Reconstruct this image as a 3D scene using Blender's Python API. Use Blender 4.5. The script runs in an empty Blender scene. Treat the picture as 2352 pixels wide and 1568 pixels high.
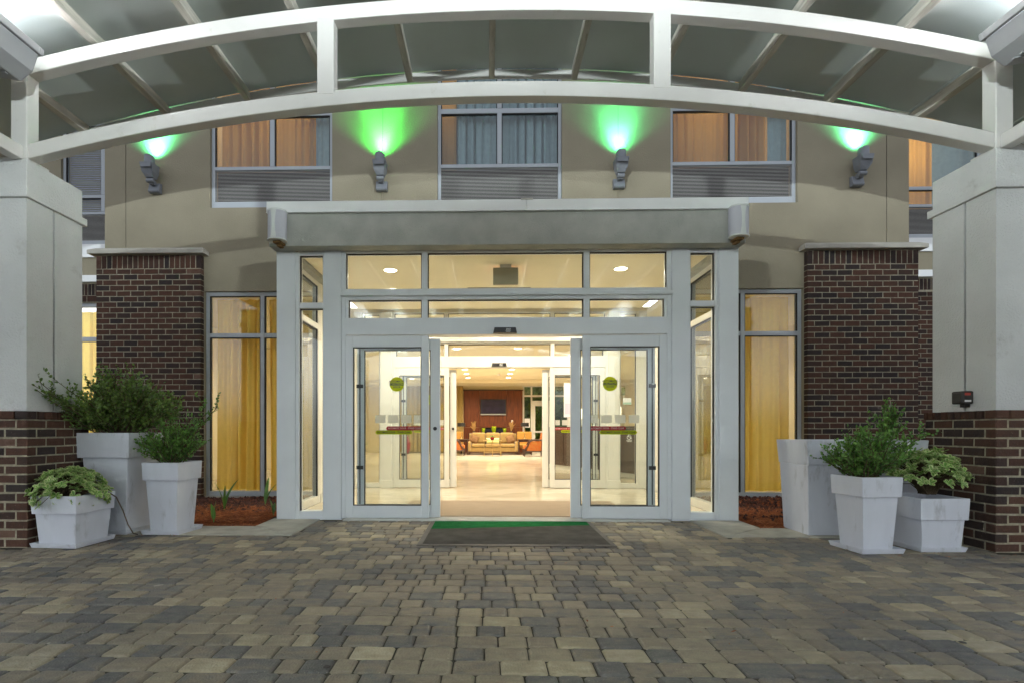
import bpy, bmesh, math, random
from mathutils import Vector, Matrix
R = math.radians
random.seed(7)
sc = bpy.context.scene
COL = sc.collection

# ------------------------------------------------------------ camera
cam = bpy.data.cameras.new('camera'); cam_o = bpy.data.objects.new('camera', cam); COL.objects.link(cam_o)
cam.sensor_width = 36; cam.lens = 36*1203/2352; cam.shift_x = (1176-1094)/2352; cam.shift_y = 201/2352
cam.clip_end = 400; cam.clip_start = 0.05
cam_o.location = (0, 0, 1.08); cam_o.rotation_euler = (R(90), 0, R(1.25))
sc.camera = cam_o
# ------------------------------------------------------------ sky, dusk sun, exposure
w = bpy.data.worlds.new('World'); sc.world = w; w.use_nodes = True
nt = w.node_tree; bg = nt.nodes['Background']
sky = nt.nodes.new('ShaderNodeTexSky'); sky.sky_type = 'NISHITA'; sky.sun_disc = False
sky.sun_elevation = R(24); sky.sun_rotation = R(15); sky.air_density = 0.6; sky.dust_density = 3.0; sky.ozone_density = 1.0
hs = nt.nodes.new('ShaderNodeHueSaturation'); hs.inputs['Saturation'].default_value = 0.25   # desaturated so the sky fill stays neutral, not blue
nt.links.new(sky.outputs[0], hs.inputs['Color']); nt.links.new(hs.outputs[0], bg.inputs[0]); bg.inputs[1].default_value = 0.085
sun = bpy.data.lights.new('sun', 'SUN'); sun.energy = 0.055; sun.angle = R(7); sun.color = (0.80, 0.93, 1.0)
sun_o = bpy.data.objects.new('sun', sun); COL.objects.link(sun_o); sun_o.rotation_euler = (R(-66), 0, R(-15))
sc.view_settings.view_transform = 'Standard'; sc.view_settings.look = 'None'
sc.view_settings.exposure = 2.32; sc.view_settings.gamma = 1.0; sc.view_settings.use_curve_mapping = False
FLOOD_W = 17; STREET_FLOOD_W = 2000; GREEN_W = 52; DOWN_W = 7.6; LOBBY_W = 13.5; ROOM_W = 4.6
sc.cycles.use_denoising = True
sc.cycles.max_bounces = 10; sc.cycles.diffuse_bounces = 4; sc.cycles.transparent_max_bounces = 24
sc.cycles.caustics_reflective = False; sc.cycles.caustics_refractive = False
sc.cycles.sample_clamp_indirect = 6.0

# ------------------------------------------------------------ helpers
class MB:
    def __init__(s): s.v = []; s.f = []; s.m = []; s.t = []
    def add(s, vs, fs, mi=0, tone=0.5):
        b = len(s.v); s.v += [tuple(p) for p in vs]; s.t += [tone]*len(vs)
        for f in fs: s.f.append([i+b for i in f]); s.m.append(mi)
        return s
    def box(s, x0, x1, y0, y1, z0, z1, mi=0, tone=0.5, M=None):
        if x0 > x1: x0, x1 = x1, x0
        if y0 > y1: y0, y1 = y1, y0
        vs = [(x0,y0,z0),(x1,y0,z0),(x1,y1,z0),(x0,y1,z0),(x0,y0,z1),(x1,y0,z1),(x1,y1,z1),(x0,y1,z1)]
        if M is not None: vs = [M @ Vector(p) for p in vs]
        return s.add(vs, [(0,3,2,1),(4,5,6,7),(0,1,5,4),(1,2,6,5),(2,3,7,6),(3,0,4,7)], mi, tone)
    def frustum(s, c, z0, z1, hx0, hy0, hx1, hy1, mi=0):
        vs = [(c[0]+a*hx0, c[1]+b*hy0, z0) for a, b in ((-1,-1),(1,-1),(1,1),(-1,1))] + [(c[0]+a*hx1, c[1]+b*hy1, z1) for a, b in ((-1,-1),(1,-1),(1,1),(-1,1))]
        return s.add(vs, [(0,3,2,1),(4,5,6,7),(0,1,5,4),(1,2,6,5),(2,3,7,6),(3,0,4,7)], mi)
    def prism(s, pts, axis, a, b, mi=0, tone=0.5):
        n = len(pts)
        def P(p, k):
            return {'y': (p[0], k, p[1]), 'x': (k, p[0], p[1]), 'z': (p[0], p[1], k)}[axis]
        vs = [P(p, a) for p in pts] + [P(p, b) for p in pts]
        fs = [tuple(range(n)), tuple(reversed(range(n, 2*n)))] + [(i, (i+1) % n + 0, (i+1) % n + n, i+n)[::-1] for i in range(n)]
        return s.add(vs, fs, mi, tone)
    def tube(s, pts, r, n=8, mi=0, cap=True, tone=0.5):
        pts = [Vector(p) for p in pts]; rr = r if isinstance(r, (list, tuple)) else [r]*len(pts)
        vs = []; up = Vector((0.013, 0.021, 1))
        for i, p in enumerate(pts):
            d = (pts[min(i+1, len(pts)-1)] - pts[max(i-1, 0)]).normalized()
            u = d.cross(up)
            if u.length < 0.05: u = d.cross(Vector((1, 0, 0)))
            u.normalize(); q = d.cross(u)
            for k in range(n):
                a = 2*math.pi*k/n; vs.append(p + (u*math.cos(a) + q*math.sin(a))*rr[i])
        fs = []
        for i in range(len(pts)-1):
            for k in range(n):
                fs.append((i*n+k, i*n+(k+1) % n, (i+1)*n+(k+1) % n, (i+1)*n+k))
        if cap: fs += [tuple(reversed(range(n))), tuple(range((len(pts)-1)*n, len(pts)*n))]
        return s.add(vs, fs, mi, tone)
    def lathe(s, prof, c, n=20, mi=0, tone=0.5):
        vs = []; fs = []
        for r, z in prof:
            for k in range(n):
                a = 2*math.pi*k/n; vs.append((c[0]+r*math.cos(a), c[1]+r*math.sin(a), c[2]+z))
        for i in range(len(prof)-1):
            for k in range(n): fs.append((i*n+k, i*n+(k+1) % n, (i+1)*n+(k+1) % n, (i+1)*n+k))
        fs += [tuple(reversed(range(n))), tuple(range((len(prof)-1)*n, len(prof)*n))]
        return s.add(vs, fs, mi, tone)
    def text(s, body, size, x, y, z, mi=1, face=-1, bold=0.0, shear=0.0, M=None):
        cu = bpy.data.curves.new('lettering', 'FONT'); cu.body = body; cu.size = size; cu.align_x = 'CENTER'; cu.align_y = 'CENTER'
        cu.resolution_u = 2; cu.offset = bold*size; cu.shear = shear
        o = bpy.data.objects.new('lettering', cu); COL.objects.link(o)
        dg = bpy.context.evaluated_depsgraph_get(); me = o.evaluated_get(dg).to_mesh()
        vs = [(x+(p.co.x if face < 0 else -p.co.x), y, z+p.co.y) for p in me.vertices]
        if M is not None: vs = [M @ Vector(p) for p in vs]
        fs = [tuple(f.vertices) for f in me.polygons]
        s.add(vs, fs, mi)
        o.evaluated_get(dg).to_mesh_clear(); bpy.data.objects.remove(o); bpy.data.curves.remove(cu)
        return s
    def mesh(s, name, mats, org=(0,0,0)):
        me = bpy.data.meshes.new(name)
        me.from_pydata([(p[0]-org[0], p[1]-org[1], p[2]-org[2]) for p in s.v], [], s.f)
        for m in (mats if isinstance(mats, (list, tuple)) else [mats]): me.materials.append(m)
        me.polygons.foreach_set('material_index', s.m)
        a = me.attributes.new('tone', 'FLOAT', 'POINT'); a.data.foreach_set('value', s.t)
        me.update(); return me
    def build(s, name, mats, parent=None, bevel=0, seg=2, smooth=False, org=(0,0,0), sub=0, fix=False):
        me = s.mesh(name, mats, org)
        if fix:
            bm = bmesh.new(); bm.from_mesh(me); bmesh.ops.recalc_face_normals(bm, faces=bm.faces); bm.to_mesh(me); bm.free()
        o = bpy.data.objects.new(name, me); COL.objects.link(o); o.location = org
        if smooth: me.polygons.foreach_set('use_smooth', [True]*len(me.polygons))
        if bevel:
            b = o.modifiers.new('bevel', 'BEVEL'); b.width = bevel; b.segments = seg; b.limit_method = 'ANGLE'; b.angle_limit = R(40)
        if sub:
            d = o.modifiers.new('sub', 'SUBSURF'); d.levels = sub; d.render_levels = sub
        if parent: setparent(o, parent)
        return o

WL = {}
def wloc(o): return WL.get(o.name, Vector((0, 0, 0)))
def setparent(o, p):
    o.parent = p; o.matrix_parent_inverse = Matrix.Translation(-wloc(p))
def tag(o, label=None, cat=None, group=None, kind=None):
    if label: o['label'] = label
    if cat: o['category'] = cat
    if group: o['group'] = group
    if kind: o['kind'] = kind
    return o
def thing(name, label, cat, loc=(0,0,0), group=None):
    o = bpy.data.objects.new(name, None); COL.objects.link(o); o.location = loc; o.empty_display_size = 0.1
    WL[o.name] = Vector(loc); return tag(o, label, cat, group)
def part(name, parent):
    o = bpy.data.objects.new(name, None); COL.objects.link(o); setparent(o, parent); o.empty_display_size = 0.1; return o
def B(name, mats, parent, *b, **k): return MB().box(*b).build(name, mats, parent, **k)

# ------------------------------------------------------------ materials
def nodes(name):
    m = bpy.data.materials.new(name); m.use_nodes = True; n = m.node_tree.nodes; l = m.node_tree.links
    return m, n, l, n['Principled BSDF']
def mat(name, col, rough=0.6, spec=0.5, metal=0.0, var=0.0, vscale=3.0, bump=0.0, bscale=60.0, col2=None, detail=4.0, stretch=None, dirt=None, sheen=0):
    m, n, l, p = nodes(name)
    p.inputs['Roughness'].default_value = rough; p.inputs['Metallic'].default_value = metal
    p.inputs['Specular IOR Level'].default_value = spec
    p.inputs['Base Color'].default_value = (*col, 1)
    tc = n.new('ShaderNodeTexCoord'); src = tc.outputs['Object']
    if stretch:
        mp = n.new('ShaderNodeMapping'); mp.inputs['Scale'].default_value = stretch; l.new(src, mp.inputs[0]); src = mp.outputs[0]
    last = None
    if var > 0:
        tx = n.new('ShaderNodeTexNoise'); tx.inputs['Scale'].default_value = vscale; tx.inputs['Detail'].default_value = detail; l.new(src, tx.inputs['Vector'])
        cr = n.new('ShaderNodeValToRGB'); cr.color_ramp.elements[0].position = 0.3; cr.color_ramp.elements[1].position = 0.7
        c2 = col2 or tuple(max(0, c*(1-var)) for c in col)
        cr.color_ramp.elements[0].color = (*c2, 1); cr.color_ramp.elements[1].color = (*[min(1, c*(1+var*0.35)) for c in col], 1)
        l.new(tx.outputs[0], cr.inputs[0]); last = cr.outputs[0]
    if dirt:   # (threshold, colour, scale): speckles and stains
        tx = n.new('ShaderNodeTexNoise'); tx.inputs['Scale'].default_value = dirt[2]; tx.inputs['Detail'].default_value = 8; tx.inputs['Roughness'].default_value = 0.7
        l.new(src, tx.inputs['Vector'])
        cr = n.new('ShaderNodeValToRGB'); cr.color_ramp.elements[0].position = dirt[0]; cr.color_ramp.elements[1].position = min(1, dirt[0]+0.12)
        cr.color_ramp.elements[0].color = (0,0,0,1); cr.color_ramp.elements[1].color = (1,1,1,1); l.new(tx.outputs[0], cr.inputs[0])
        mx = n.new('ShaderNodeMixRGB'); mx.inputs[2].default_value = (*dirt[1], 1); l.new(cr.outputs[0], mx.inputs[0])
        if last: l.new(last, mx.inputs[1])
        else: mx.inputs[1].default_value = (*col, 1)
        last = mx.outputs[0]
    if last: l.new(last, p.inputs['Base Color'])
    if bump > 0:
        tx = n.new('ShaderNodeTexNoise'); tx.inputs['Scale'].default_value = bscale; tx.inputs['Detail'].default_value = 5; l.new(src, tx.inputs['Vector'])
        bp = n.new('ShaderNodeBump'); bp.inputs['Strength'].default_value = bump; bp.inputs['Distance'].default_value = 0.01
        l.new(tx.outputs[0], bp.inputs['Height']); l.new(bp.outputs[0], p.inputs['Normal'])
    if sheen: p.inputs['Sheen Weight'].default_value = sheen
    return m
def tonemat(name, stops, rough, bump, bscale, nscale=9.0, namt=0.35, spec=0.3, speck=None, strz=(1,1,1), stain=False):
    m, n, l, p = nodes(name); p.inputs['Roughness'].default_value = rough; p.inputs['Specular IOR Level'].default_value = spec
    at = n.new('ShaderNodeAttribute'); at.attribute_name = 'tone'
    oi = n.new('ShaderNodeObjectInfo'); tc = n.new('ShaderNodeTexCoord')
    geo = n.new('ShaderNodeNewGeometry')
    mp = n.new('ShaderNodeMapping'); mp.inputs['Scale'].default_value = strz; l.new(geo.outputs['Position'], mp.inputs[0])
    tx = n.new('ShaderNodeTexNoise'); tx.inputs['Scale'].default_value = nscale; tx.inputs['Detail'].default_value = 6; tx.inputs['Roughness'].default_value = 0.65
    l.new(mp.outputs[0], tx.inputs['Vector'])
    sb = n.new('ShaderNodeMath'); sb.operation = 'SUBTRACT'; sb.inputs[1].default_value = 0.5; l.new(tx.outputs[0], sb.inputs[0])
    ml = n.new('ShaderNodeMath'); ml.operation = 'MULTIPLY'; ml.inputs[1].default_value = namt; l.new(sb.outputs[0], ml.inputs[0])
    ad = n.new('ShaderNodeMath'); ad.operation = 'ADD'; l.new(at.outputs['Fac'], ad.inputs[0]); l.new(ml.outputs[0], ad.inputs[1])
    cr = n.new('ShaderNodeValToRGB'); el = cr.color_ramp.elements
    while len(el) < len(stops): el.new(0.5)
    for e, (q, c) in zip(el, stops): e.position = q; e.color = (*c, 1)
    l.new(ad.outputs[0], cr.inputs[0]); out = cr.outputs[0]
    if speck:
        t2 = n.new('ShaderNodeTexNoise'); t2.inputs['Scale'].default_value = speck[0]; t2.inputs['Detail'].default_value = 2; l.new(geo.outputs['Position'], t2.inputs['Vector'])
        c2 = n.new('ShaderNodeValToRGB'); c2.color_ramp.elements[0].position = speck[1]; c2.color_ramp.elements[1].position = speck[1]+0.06
        l.new(t2.outputs[0], c2.inputs[0])
        mx = n.new('ShaderNodeMixRGB'); mx.inputs[2].default_value = (*speck[2], 1); l.new(c2.outputs[0], mx.inputs[0]); l.new(out, mx.inputs[1]); out = mx.outputs[0]
    if stain:
        ts = n.new('ShaderNodeTexNoise'); ts.inputs['Scale'].default_value = .55; ts.inputs['Detail'].default_value = 7; ts.inputs['Roughness'].default_value = .6; l.new(geo.outputs['Position'], ts.inputs['Vector'])
        cs_ = n.new('ShaderNodeValToRGB'); cs_.color_ramp.elements[0].position = .35; cs_.color_ramp.elements[1].position = .65; cs_.color_ramp.elements[0].color = (.72, .72, .74, 1); cs_.color_ramp.elements[1].color = (1.18, 1.15, 1.08, 1); l.new(ts.outputs[0], cs_.inputs[0])
        mm = n.new('ShaderNodeMixRGB'); mm.blend_type = 'MULTIPLY'; mm.inputs[0].default_value = 1; l.new(out, mm.inputs[1]); l.new(cs_.outputs[0], mm.inputs[2]); out = mm.outputs[0]
        td = n.new('ShaderNodeTexNoise'); td.inputs['Scale'].default_value = 5.5; td.inputs['Detail'].default_value = 3; l.new(geo.outputs['Position'], td.inputs['Vector'])
        cd = n.new('ShaderNodeValToRGB'); cd.color_ramp.elements[0].position = .735; cd.color_ramp.elements[1].position = .76; l.new(td.outputs[0], cd.inputs[0])
        md = n.new('ShaderNodeMixRGB'); md.inputs[2].default_value = (.34, .33, .29, 1); l.new(cd.outputs[0], md.inputs[0]); l.new(out, md.inputs[1]); out = md.outputs[0]
    l.new(out, p.inputs['Base Color'])
    t3 = n.new('ShaderNodeTexNoise'); t3.inputs['Scale'].default_value = bscale; t3.inputs['Detail'].default_value = 6; l.new(geo.outputs['Position'], t3.inputs['Vector'])
    bp = n.new('ShaderNodeBump'); bp.inputs['Strength'].default_value = bump; bp.inputs['Distance'].default_value = 0.008
    l.new(t3.outputs[0], bp.inputs['Height']); l.new(bp.outputs[0], p.inputs['Normal'])
    return m
def emis(name, col, s):
    m, n, l, p = nodes(name); p.inputs['Base Color'].default_value = (*col, 1)
    p.inputs['Emission Color'].default_value = (*col, 1); p.inputs['Emission Strength'].default_value = s; return m
def glassmat(name, tint=(0.95, 0.97, 0.96), f0=0.035):
    m, n, l, p = nodes(name); n.remove(p); out = n['Material Output']
    lw = n.new('ShaderNodeLayerWeight'); lw.inputs['Blend'].default_value = 0.5
    pw = n.new('ShaderNodeMath'); pw.operation = 'POWER'; pw.inputs[1].default_value = 4.0; l.new(lw.outputs['Facing'], pw.inputs[0])
    ma = n.new('ShaderNodeMath'); ma.operation = 'MULTIPLY_ADD'; ma.inputs[1].default_value = 0.85; ma.inputs[2].default_value = f0; l.new(pw.outputs[0], ma.inputs[0])
    tr = n.new('ShaderNodeBsdfTransparent'); tr.inputs[0].default_value = (*tint, 1)
    gl = n.new('ShaderNodeBsdfGlossy'); gl.inputs['Roughness'].default_value = 0.015; gl.inputs[0].default_value = (1,1,1,1)
    mx = n.new('ShaderNodeMixShader'); l.new(ma.outputs[0], mx.inputs[0]); l.new(tr.outputs[0], mx.inputs[1]); l.new(gl.outputs[0], mx.inputs[2])
    l.new(mx.outputs[0], out.inputs[0]); return m
def clothmat(name, col, trans=0.5, var=0.15, bump=0.2, tcol=None):
    m, n, l, p = nodes(name); n.remove(p); out = n['Material Output']
    tc = n.new('ShaderNodeTexCoord'); tx = n.new('ShaderNodeTexNoise'); tx.inputs['Scale'].default_value = 14; tx.inputs['Detail'].default_value = 6; l.new(tc.outputs['Object'], tx.inputs['Vector'])
    cr = n.new('ShaderNodeValToRGB'); cr.color_ramp.elements[0].color = (*[c*(1-var) for c in col], 1); cr.color_ramp.elements[1].color = (*[min(1, c*(1+var)) for c in col], 1); l.new(tx.outputs[0], cr.inputs[0])
    df = n.new('ShaderNodeBsdfDiffuse'); ts = n.new('ShaderNodeBsdfTranslucent'); l.new(cr.outputs[0], df.inputs[0])
    if tcol: ts.inputs[0].default_value = (*tcol, 1)
    else: l.new(cr.outputs[0], ts.inputs[0])
    mx = n.new('ShaderNodeMixShader'); mx.inputs[0].default_value = trans; l.new(df.outputs[0], mx.inputs[1]); l.new(ts.outputs[0], mx.inputs[2]); l.new(mx.outputs[0], out.inputs[0])
    if bump:
        t3 = n.new('ShaderNodeTexNoise'); t3.inputs['Scale'].default_value = 120; l.new(tc.outputs['Object'], t3.inputs['Vector'])
        bp = n.new('ShaderNodeBump'); bp.inputs['Strength'].default_value = bump; bp.inputs['Distance'].default_value = 0.003; l.new(t3.outputs[0], bp.inputs['Height']); l.new(bp.outputs[0], df.inputs['Normal'])
    return m
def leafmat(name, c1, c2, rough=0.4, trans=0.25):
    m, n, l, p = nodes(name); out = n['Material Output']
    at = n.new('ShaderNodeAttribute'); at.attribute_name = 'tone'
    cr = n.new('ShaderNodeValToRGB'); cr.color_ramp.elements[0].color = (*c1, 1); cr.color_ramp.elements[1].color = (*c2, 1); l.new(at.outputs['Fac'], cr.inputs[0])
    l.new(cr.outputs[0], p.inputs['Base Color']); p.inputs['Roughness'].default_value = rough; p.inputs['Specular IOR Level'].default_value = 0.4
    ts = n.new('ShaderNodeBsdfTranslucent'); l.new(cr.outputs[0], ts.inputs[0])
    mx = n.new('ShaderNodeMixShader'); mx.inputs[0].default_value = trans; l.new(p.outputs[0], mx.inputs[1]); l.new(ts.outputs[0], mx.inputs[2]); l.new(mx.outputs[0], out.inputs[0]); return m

M = {}
M['stucco'] = mat('stucco_taupe', (0.295, 0.265, 0.19), 0.9, 0.2, var=0.14, vscale=1.3, bump=0.55, bscale=55)
M['stucco_pillar'] = mat('stucco_grey', (0.65, 0.665, 0.65), 0.92, 0.2, var=0.12, vscale=1.6, bump=1.0, bscale=60, dirt=(0.62, (0.46, 0.46, 0.43), 2.2))
M['stucco_fascia'] = mat('stucco_fascia', (0.46, 0.47, 0.43), 0.92, 0.2, var=0.16, vscale=5, bump=0.7, bscale=130)
M['joint'] = mat('stucco_joint', (0.10, 0.095, 0.085), 0.95, 0.1)
M['white_steel'] = mat('white_painted_steel', (0.62, 0.615, 0.585), 0.38, 0.5, var=0.07, vscale=2.0, dirt=(0.61, (0.50, 0.49, 0.43), 7.0), bump=0.05, bscale=25)
M['old_steel'] = mat('weathered_painted_steel', (0.52, 0.50, 0.43), 0.55, 0.4, var=0.35, vscale=4.0, stretch=(5, 0.7, 5), dirt=(0.60, (0.20, 0.18, 0.11), 7.0))
M['alu'] = mat('white_aluminium_frame', (0.76, 0.80, 0.82), 0.32, 0.5, var=0.04, vscale=3.0, dirt=(0.74, (0.45, 0.46, 0.45), 6.0))
M['alu_in'] = mat('cream_white_frame', (0.68, 0.665, 0.61), 0.4, 0.5, var=0.03)
M['alu_win'] = mat('window_frame_grey', (0.40, 0.435, 0.465), 0.4, 0.5, var=0.05)
M['gasket'] = mat('black_gasket', (0.015, 0.015, 0.015), 0.6)
M['threshold'] = mat('mill_aluminium', (0.62, 0.62, 0.58), 0.35, 0.5, metal=0.7, var=0.2, vscale=8, stretch=(1, 8, 8))
M['coping'] = mat('white_metal_coping', (0.84, 0.86, 0.85), 0.4, 0.5, var=0.06, vscale=2.5, dirt=(0.7, (0.5, 0.5, 0.46), 3.0))
M['caststone'] = mat('cast_stone', (0.46, 0.44, 0.38), 0.85, 0.2, var=0.2, vscale=5, bump=0.4, bscale=80)
M['mortar'] = mat('mortar', (0.33, 0.30, 0.225), 0.95, 0.1, var=0.35, vscale=20, bump=0.8, bscale=90)
M['brick'] = tonemat('red_brown_brick', [(0.0, (0.022, 0.018, 0.018)), (0.3, (0.042, 0.024, 0.018)), (0.55, (0.070, 0.031, 0.019)), (0.8, (0.085, 0.039, 0.023)), (1.0, (0.13, 0.075, 0.055))], 0.85, 0.7, 60, nscale=16, namt=0.55, speck=(120, 0.70, (0.22, 0.17, 0.13)))
M['paver'] = tonemat('concrete_paver', [(0.0, (0.088, 0.089, 0.094)), (0.22, (0.142, 0.138, 0.134)), (0.42, (0.218, 0.188, 0.146)), (0.62, (0.275, 0.240, 0.178)), (0.82, (0.34, 0.295, 0.205)), (1.0, (0.42, 0.375, 0.28))], 0.66, 0.9, 90, nscale=10, namt=0.85, spec=.45, speck=(150, 0.67, (0.34, 0.32, 0.26)), strz=(1, 1.8, 1), stain=True)
M['sand'] = mat('joint_sand', (0.085, 0.08, 0.062), 0.95, 0.1, var=0.5, vscale=12, bump=0.6, bscale=150, dirt=(0.62, (0.18, 0.18, 0.14), 3.0))
M['asphalt'] = mat('asphalt', (0.05, 0.05, 0.05), 0.9, 0.2, var=0.3, vscale=8, bump=0.5, bscale=120)
M['concrete'] = mat('concrete_border', (0.42, 0.41, 0.36), 0.88, 0.2, var=0.22, vscale=6, bump=0.35, bscale=110, dirt=(0.64, (0.25, 0.24, 0.2), 5.0))
M['glass'] = glassmat('window_glass')
M['glass_in'] = glassmat('clear_door_glass', (0.97, 0.98, 0.97), 0.025)
M['planter'] = mat('grey_plastic_planter', (0.63, 0.655, 0.72), 0.5, 0.4, var=0.06, vscale=4, dirt=(0.57, (0.42, 0.43, 0.46), 3.0), stretch=(2.2, 2.2, .7), bump=0.06, bscale=200)
M['soil'] = mat('potting_soil', (0.035, 0.025, 0.018), 0.95, 0.1, var=0.5, vscale=30, bump=1.0, bscale=50)
M['mulch'] = mat('red_mulch', (0.27, 0.078, 0.028), 0.9, 0.1, var=0.6, vscale=25, bump=1.0, bscale=40)
M['straw'] = tonemat('pine_straw', [(0, (0.09, 0.026, 0.013)), (0.5, (0.29, 0.085, 0.027)), (1, (0.44, 0.17, 0.06))], 0.85, 0.2, 50, namt=0.2)
M['lava'] = tonemat('lava_rock', [(0, (0.03, 0.016, 0.014)), (0.5, (0.075, 0.032, 0.026)), (1, (0.13, 0.055, 0.04))], 0.95, 0.9, 60, namt=0.4)
M['leaf_dark'] = leafmat('holly_leaf', (0.035, 0.090, 0.018), (0.19, 0.30, 0.06), 0.32)
M['leaf_green'] = leafmat('box_leaf', (0.035, 0.115, 0.022), (0.18, 0.37, 0.065), 0.32)
M['leaf_var'] = leafmat('variegated_leaf_green', (0.12, 0.27, 0.045), (0.22, 0.40, 0.08), 0.35)
M['leaf_cream'] = leafmat('variegated_leaf_edge', (0.40, 0.48, 0.20), (0.56, 0.62, 0.30), 0.4)
M['leaf_strap'] = leafmat('strap_leaf', (0.05, 0.14, 0.02), (0.12, 0.26, 0.05), 0.35)
M['stem'] = mat('woody_stem', (0.10, 0.075, 0.045), 0.85, 0.1, var=0.4, vscale=15)
M['hose'] = mat('brown_drip_tube', (0.09, 0.055, 0.035), 0.6)
M['sconce'] = mat('grey_cast_aluminium', (0.20, 0.215, 0.235), 0.55, 0.4, var=0.1, vscale=12)
M['flood'] = mat('floodlight_housing', (0.33, 0.34, 0.35), 0.5, 0.4, var=0.08)
M['speaker'] = mat('speaker_grille', (0.56, 0.57, 0.62), 0.7, 0.3, bump=0.5, bscale=400)
M['speaker_w'] = mat('speaker_white', (0.70, 0.73, 0.71), 0.45)
M['rust'] = mat('rusty_bracket', (0.22, 0.13, 0.05), 0.8, 0.2, var=0.5, vscale=20)
M['black'] = mat('black_plastic', (0.014, 0.014, 0.015), 0.4)
M['black2'] = mat('dark_brown_plastic', (0.022, 0.018, 0.016), 0.55)
M['red'] = mat('red_label', (0.42, 0.025, 0.015), 0.5)
M['redst'] = clothmat('red_vinyl', (0.42, 0.03, 0.04), 0.35, .03, 0)
M['yel'] = clothmat('lime_vinyl', (0.45, 0.52, 0.015), 0.3, .03, 0)
M['whitep'] = mat('white_print', (0.8, 0.8, 0.78), 0.5)
M['pinkp'] = mat('pale_print', (0.72, 0.55, 0.52), 0.5)
M['frost'] = clothmat('frosted_film', (0.80, 0.80, 0.74), 0.6, .02, 0)
M['frost2'] = clothmat('frosted_film_mark', (0.92, 0.92, 0.88), 0.55, .02, 0)
M['lilac'] = mat('lilac_print', (0.62, 0.58, 0.68), 0.5)
M['mat_grey'] = mat('charcoal_carpet', (0.105, 0.101, 0.094), 0.98, 0.05, var=0.3, vscale=6, bump=1.0, bscale=260, dirt=(0.70, (0.14, 0.13, 0.11), 40.0))
M['mat_green'] = mat('green_carpet', (0.012, 0.15, 0.045), 0.98, 0.05, var=0.3, vscale=14, bump=1.0, bscale=260)
M['rubber'] = mat('rubber_edge', (0.10, 0.09, 0.085), 0.6, 0.3, var=0.3, vscale=8)
M['carpet'] = mat('walk_off_carpet', (0.33, 0.265, 0.195), 0.98, 0.05, var=0.35, vscale=5, stretch=(0.8, 60, 1), bump=0.4, bscale=30)
M['tile'] = tonemat('cream_marble_tile', [(0, (0.46, 0.40, 0.29)), (0.5, (0.60, 0.54, 0.42)), (1, (0.70, 0.645, 0.53))], 0.16, 0.03, 10, nscale=2.2, namt=0.9, spec=0.5, strz=(0.7, 3.0, 1))
M['grout'] = mat('tile_grout', (0.40, 0.33, 0.24), 0.8)
M['cream'] = mat('cream_wall_paint', (0.74, 0.64, 0.42), 0.8, 0.3, var=0.03)
M['white_wall'] = mat('white_wall_paint', (0.70, 0.68, 0.62), 0.7, 0.3, var=0.02)
M['ceil'] = mat('ceiling_paint', (0.82, 0.74, 0.54), 0.9, 0.1, var=0.03)
M['wood'] = mat('mahogany_panel', (0.16, 0.042, 0.012), 0.42, 0.35, var=0.45, vscale=3, stretch=(9, 9, 0.8))
M['wood_dark'] = mat('dark_wood', (0.055, 0.022, 0.012), 0.3, 0.5, var=0.4, vscale=4, stretch=(8, 8, 1))
M['walnut'] = mat('brown_desk_wood', (0.085, 0.042, 0.026), 0.35, 0.5, var=0.5, vscale=4, stretch=(12, 12, 0.8))
M['sofa'] = mat('gold_upholstery', (0.30, 0.195, 0.065), 0.85, 0.2, var=0.12, vscale=10, bump=0.3, bscale=200, sheen=0.3)
M['pillow_b'] = mat('brown_pillow', (0.20, 0.11, 0.05), 0.9, 0.1, var=0.4, vscale=22)
M['pillow_g'] = mat('lime_pillow', (0.45, 0.52, 0.15), 0.9, 0.1, var=0.35, vscale=12, col2=(0.62, 0.62, 0.34))
M['orange'] = mat('orange_pattern_fabric', (0.30, 0.06, 0.016), 0.85, 0.1, var=0.6, vscale=24, stretch=(1, 1, 0.4), col2=(0.34, 0.15, 0.04))
M['gold_f'] = mat('gold_pattern_fabric', (0.42, 0.19, 0.035), 0.85, 0.1, var=0.4, vscale=30, col2=(0.48, 0.29, 0.08))
M['brass'] = mat('aged_brass', (0.55, 0.40, 0.18), 0.3, 0.5, metal=0.9)
M['ggreen'] = mat('green_glass_vase', (0.32, 0.42, 0.01), 0.08, 0.8, var=0.6, vscale=18)
M['rvase'] = mat('red_glaze', (0.25, 0.012, 0.02), 0.12, 0.7)
M['dried'] = mat('dried_grass', (0.50, 0.30, 0.11), 0.9, 0.1, var=0.3)
M['screen'] = mat('dark_screen', (0.020, 0.014, 0.038), 0.35, 0.3, var=0.5, vscale=4)
M['silver'] = mat('silver_bezel', (0.45, 0.45, 0.46), 0.35, 0.5, metal=0.5)
M['curt_gold'] = clothmat('gold_curtain', (0.74, 0.55, 0.13), 0.42, tcol=(0.95, 0.70, 0.17))
M['curt_roomlit'] = clothmat('roomlit_curtain', (0.36, 0.25, 0.11), 0.5, tcol=(0.80, 0.50, 0.15))  # amber cloth colour stands in for the lit room glowing through
M['curt_teal'] = clothmat('blue_grey_lining', (0.27, 0.37, 0.41), 0.15)
M['curt_lobby'] = clothmat('lobby_curtain', (0.42, 0.31, 0.12), 0.2)
M['blind'] = mat('venetian_blind', (0.30, 0.30, 0.34), 0.6)
M['louvre'] = mat('louvre_grille', (0.50, 0.49, 0.46), 0.5, 0.4)
M['void'] = mat('dark_duct', (0.02, 0.02, 0.02), 0.9)
M['room'] = mat('guest_room_paint', (0.62, 0.52, 0.36), 0.85)
M['khaki'] = mat('sign_back_plate', (0.30, 0.28, 0.20), 0.5)
M['lampon'] = emis('lit_diffuser', (1.0, 0.86, 0.62), 4)
M['shadeon'] = emis('lit_lamp_shade', (1.0, 0.85, 0.60), .7)
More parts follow.
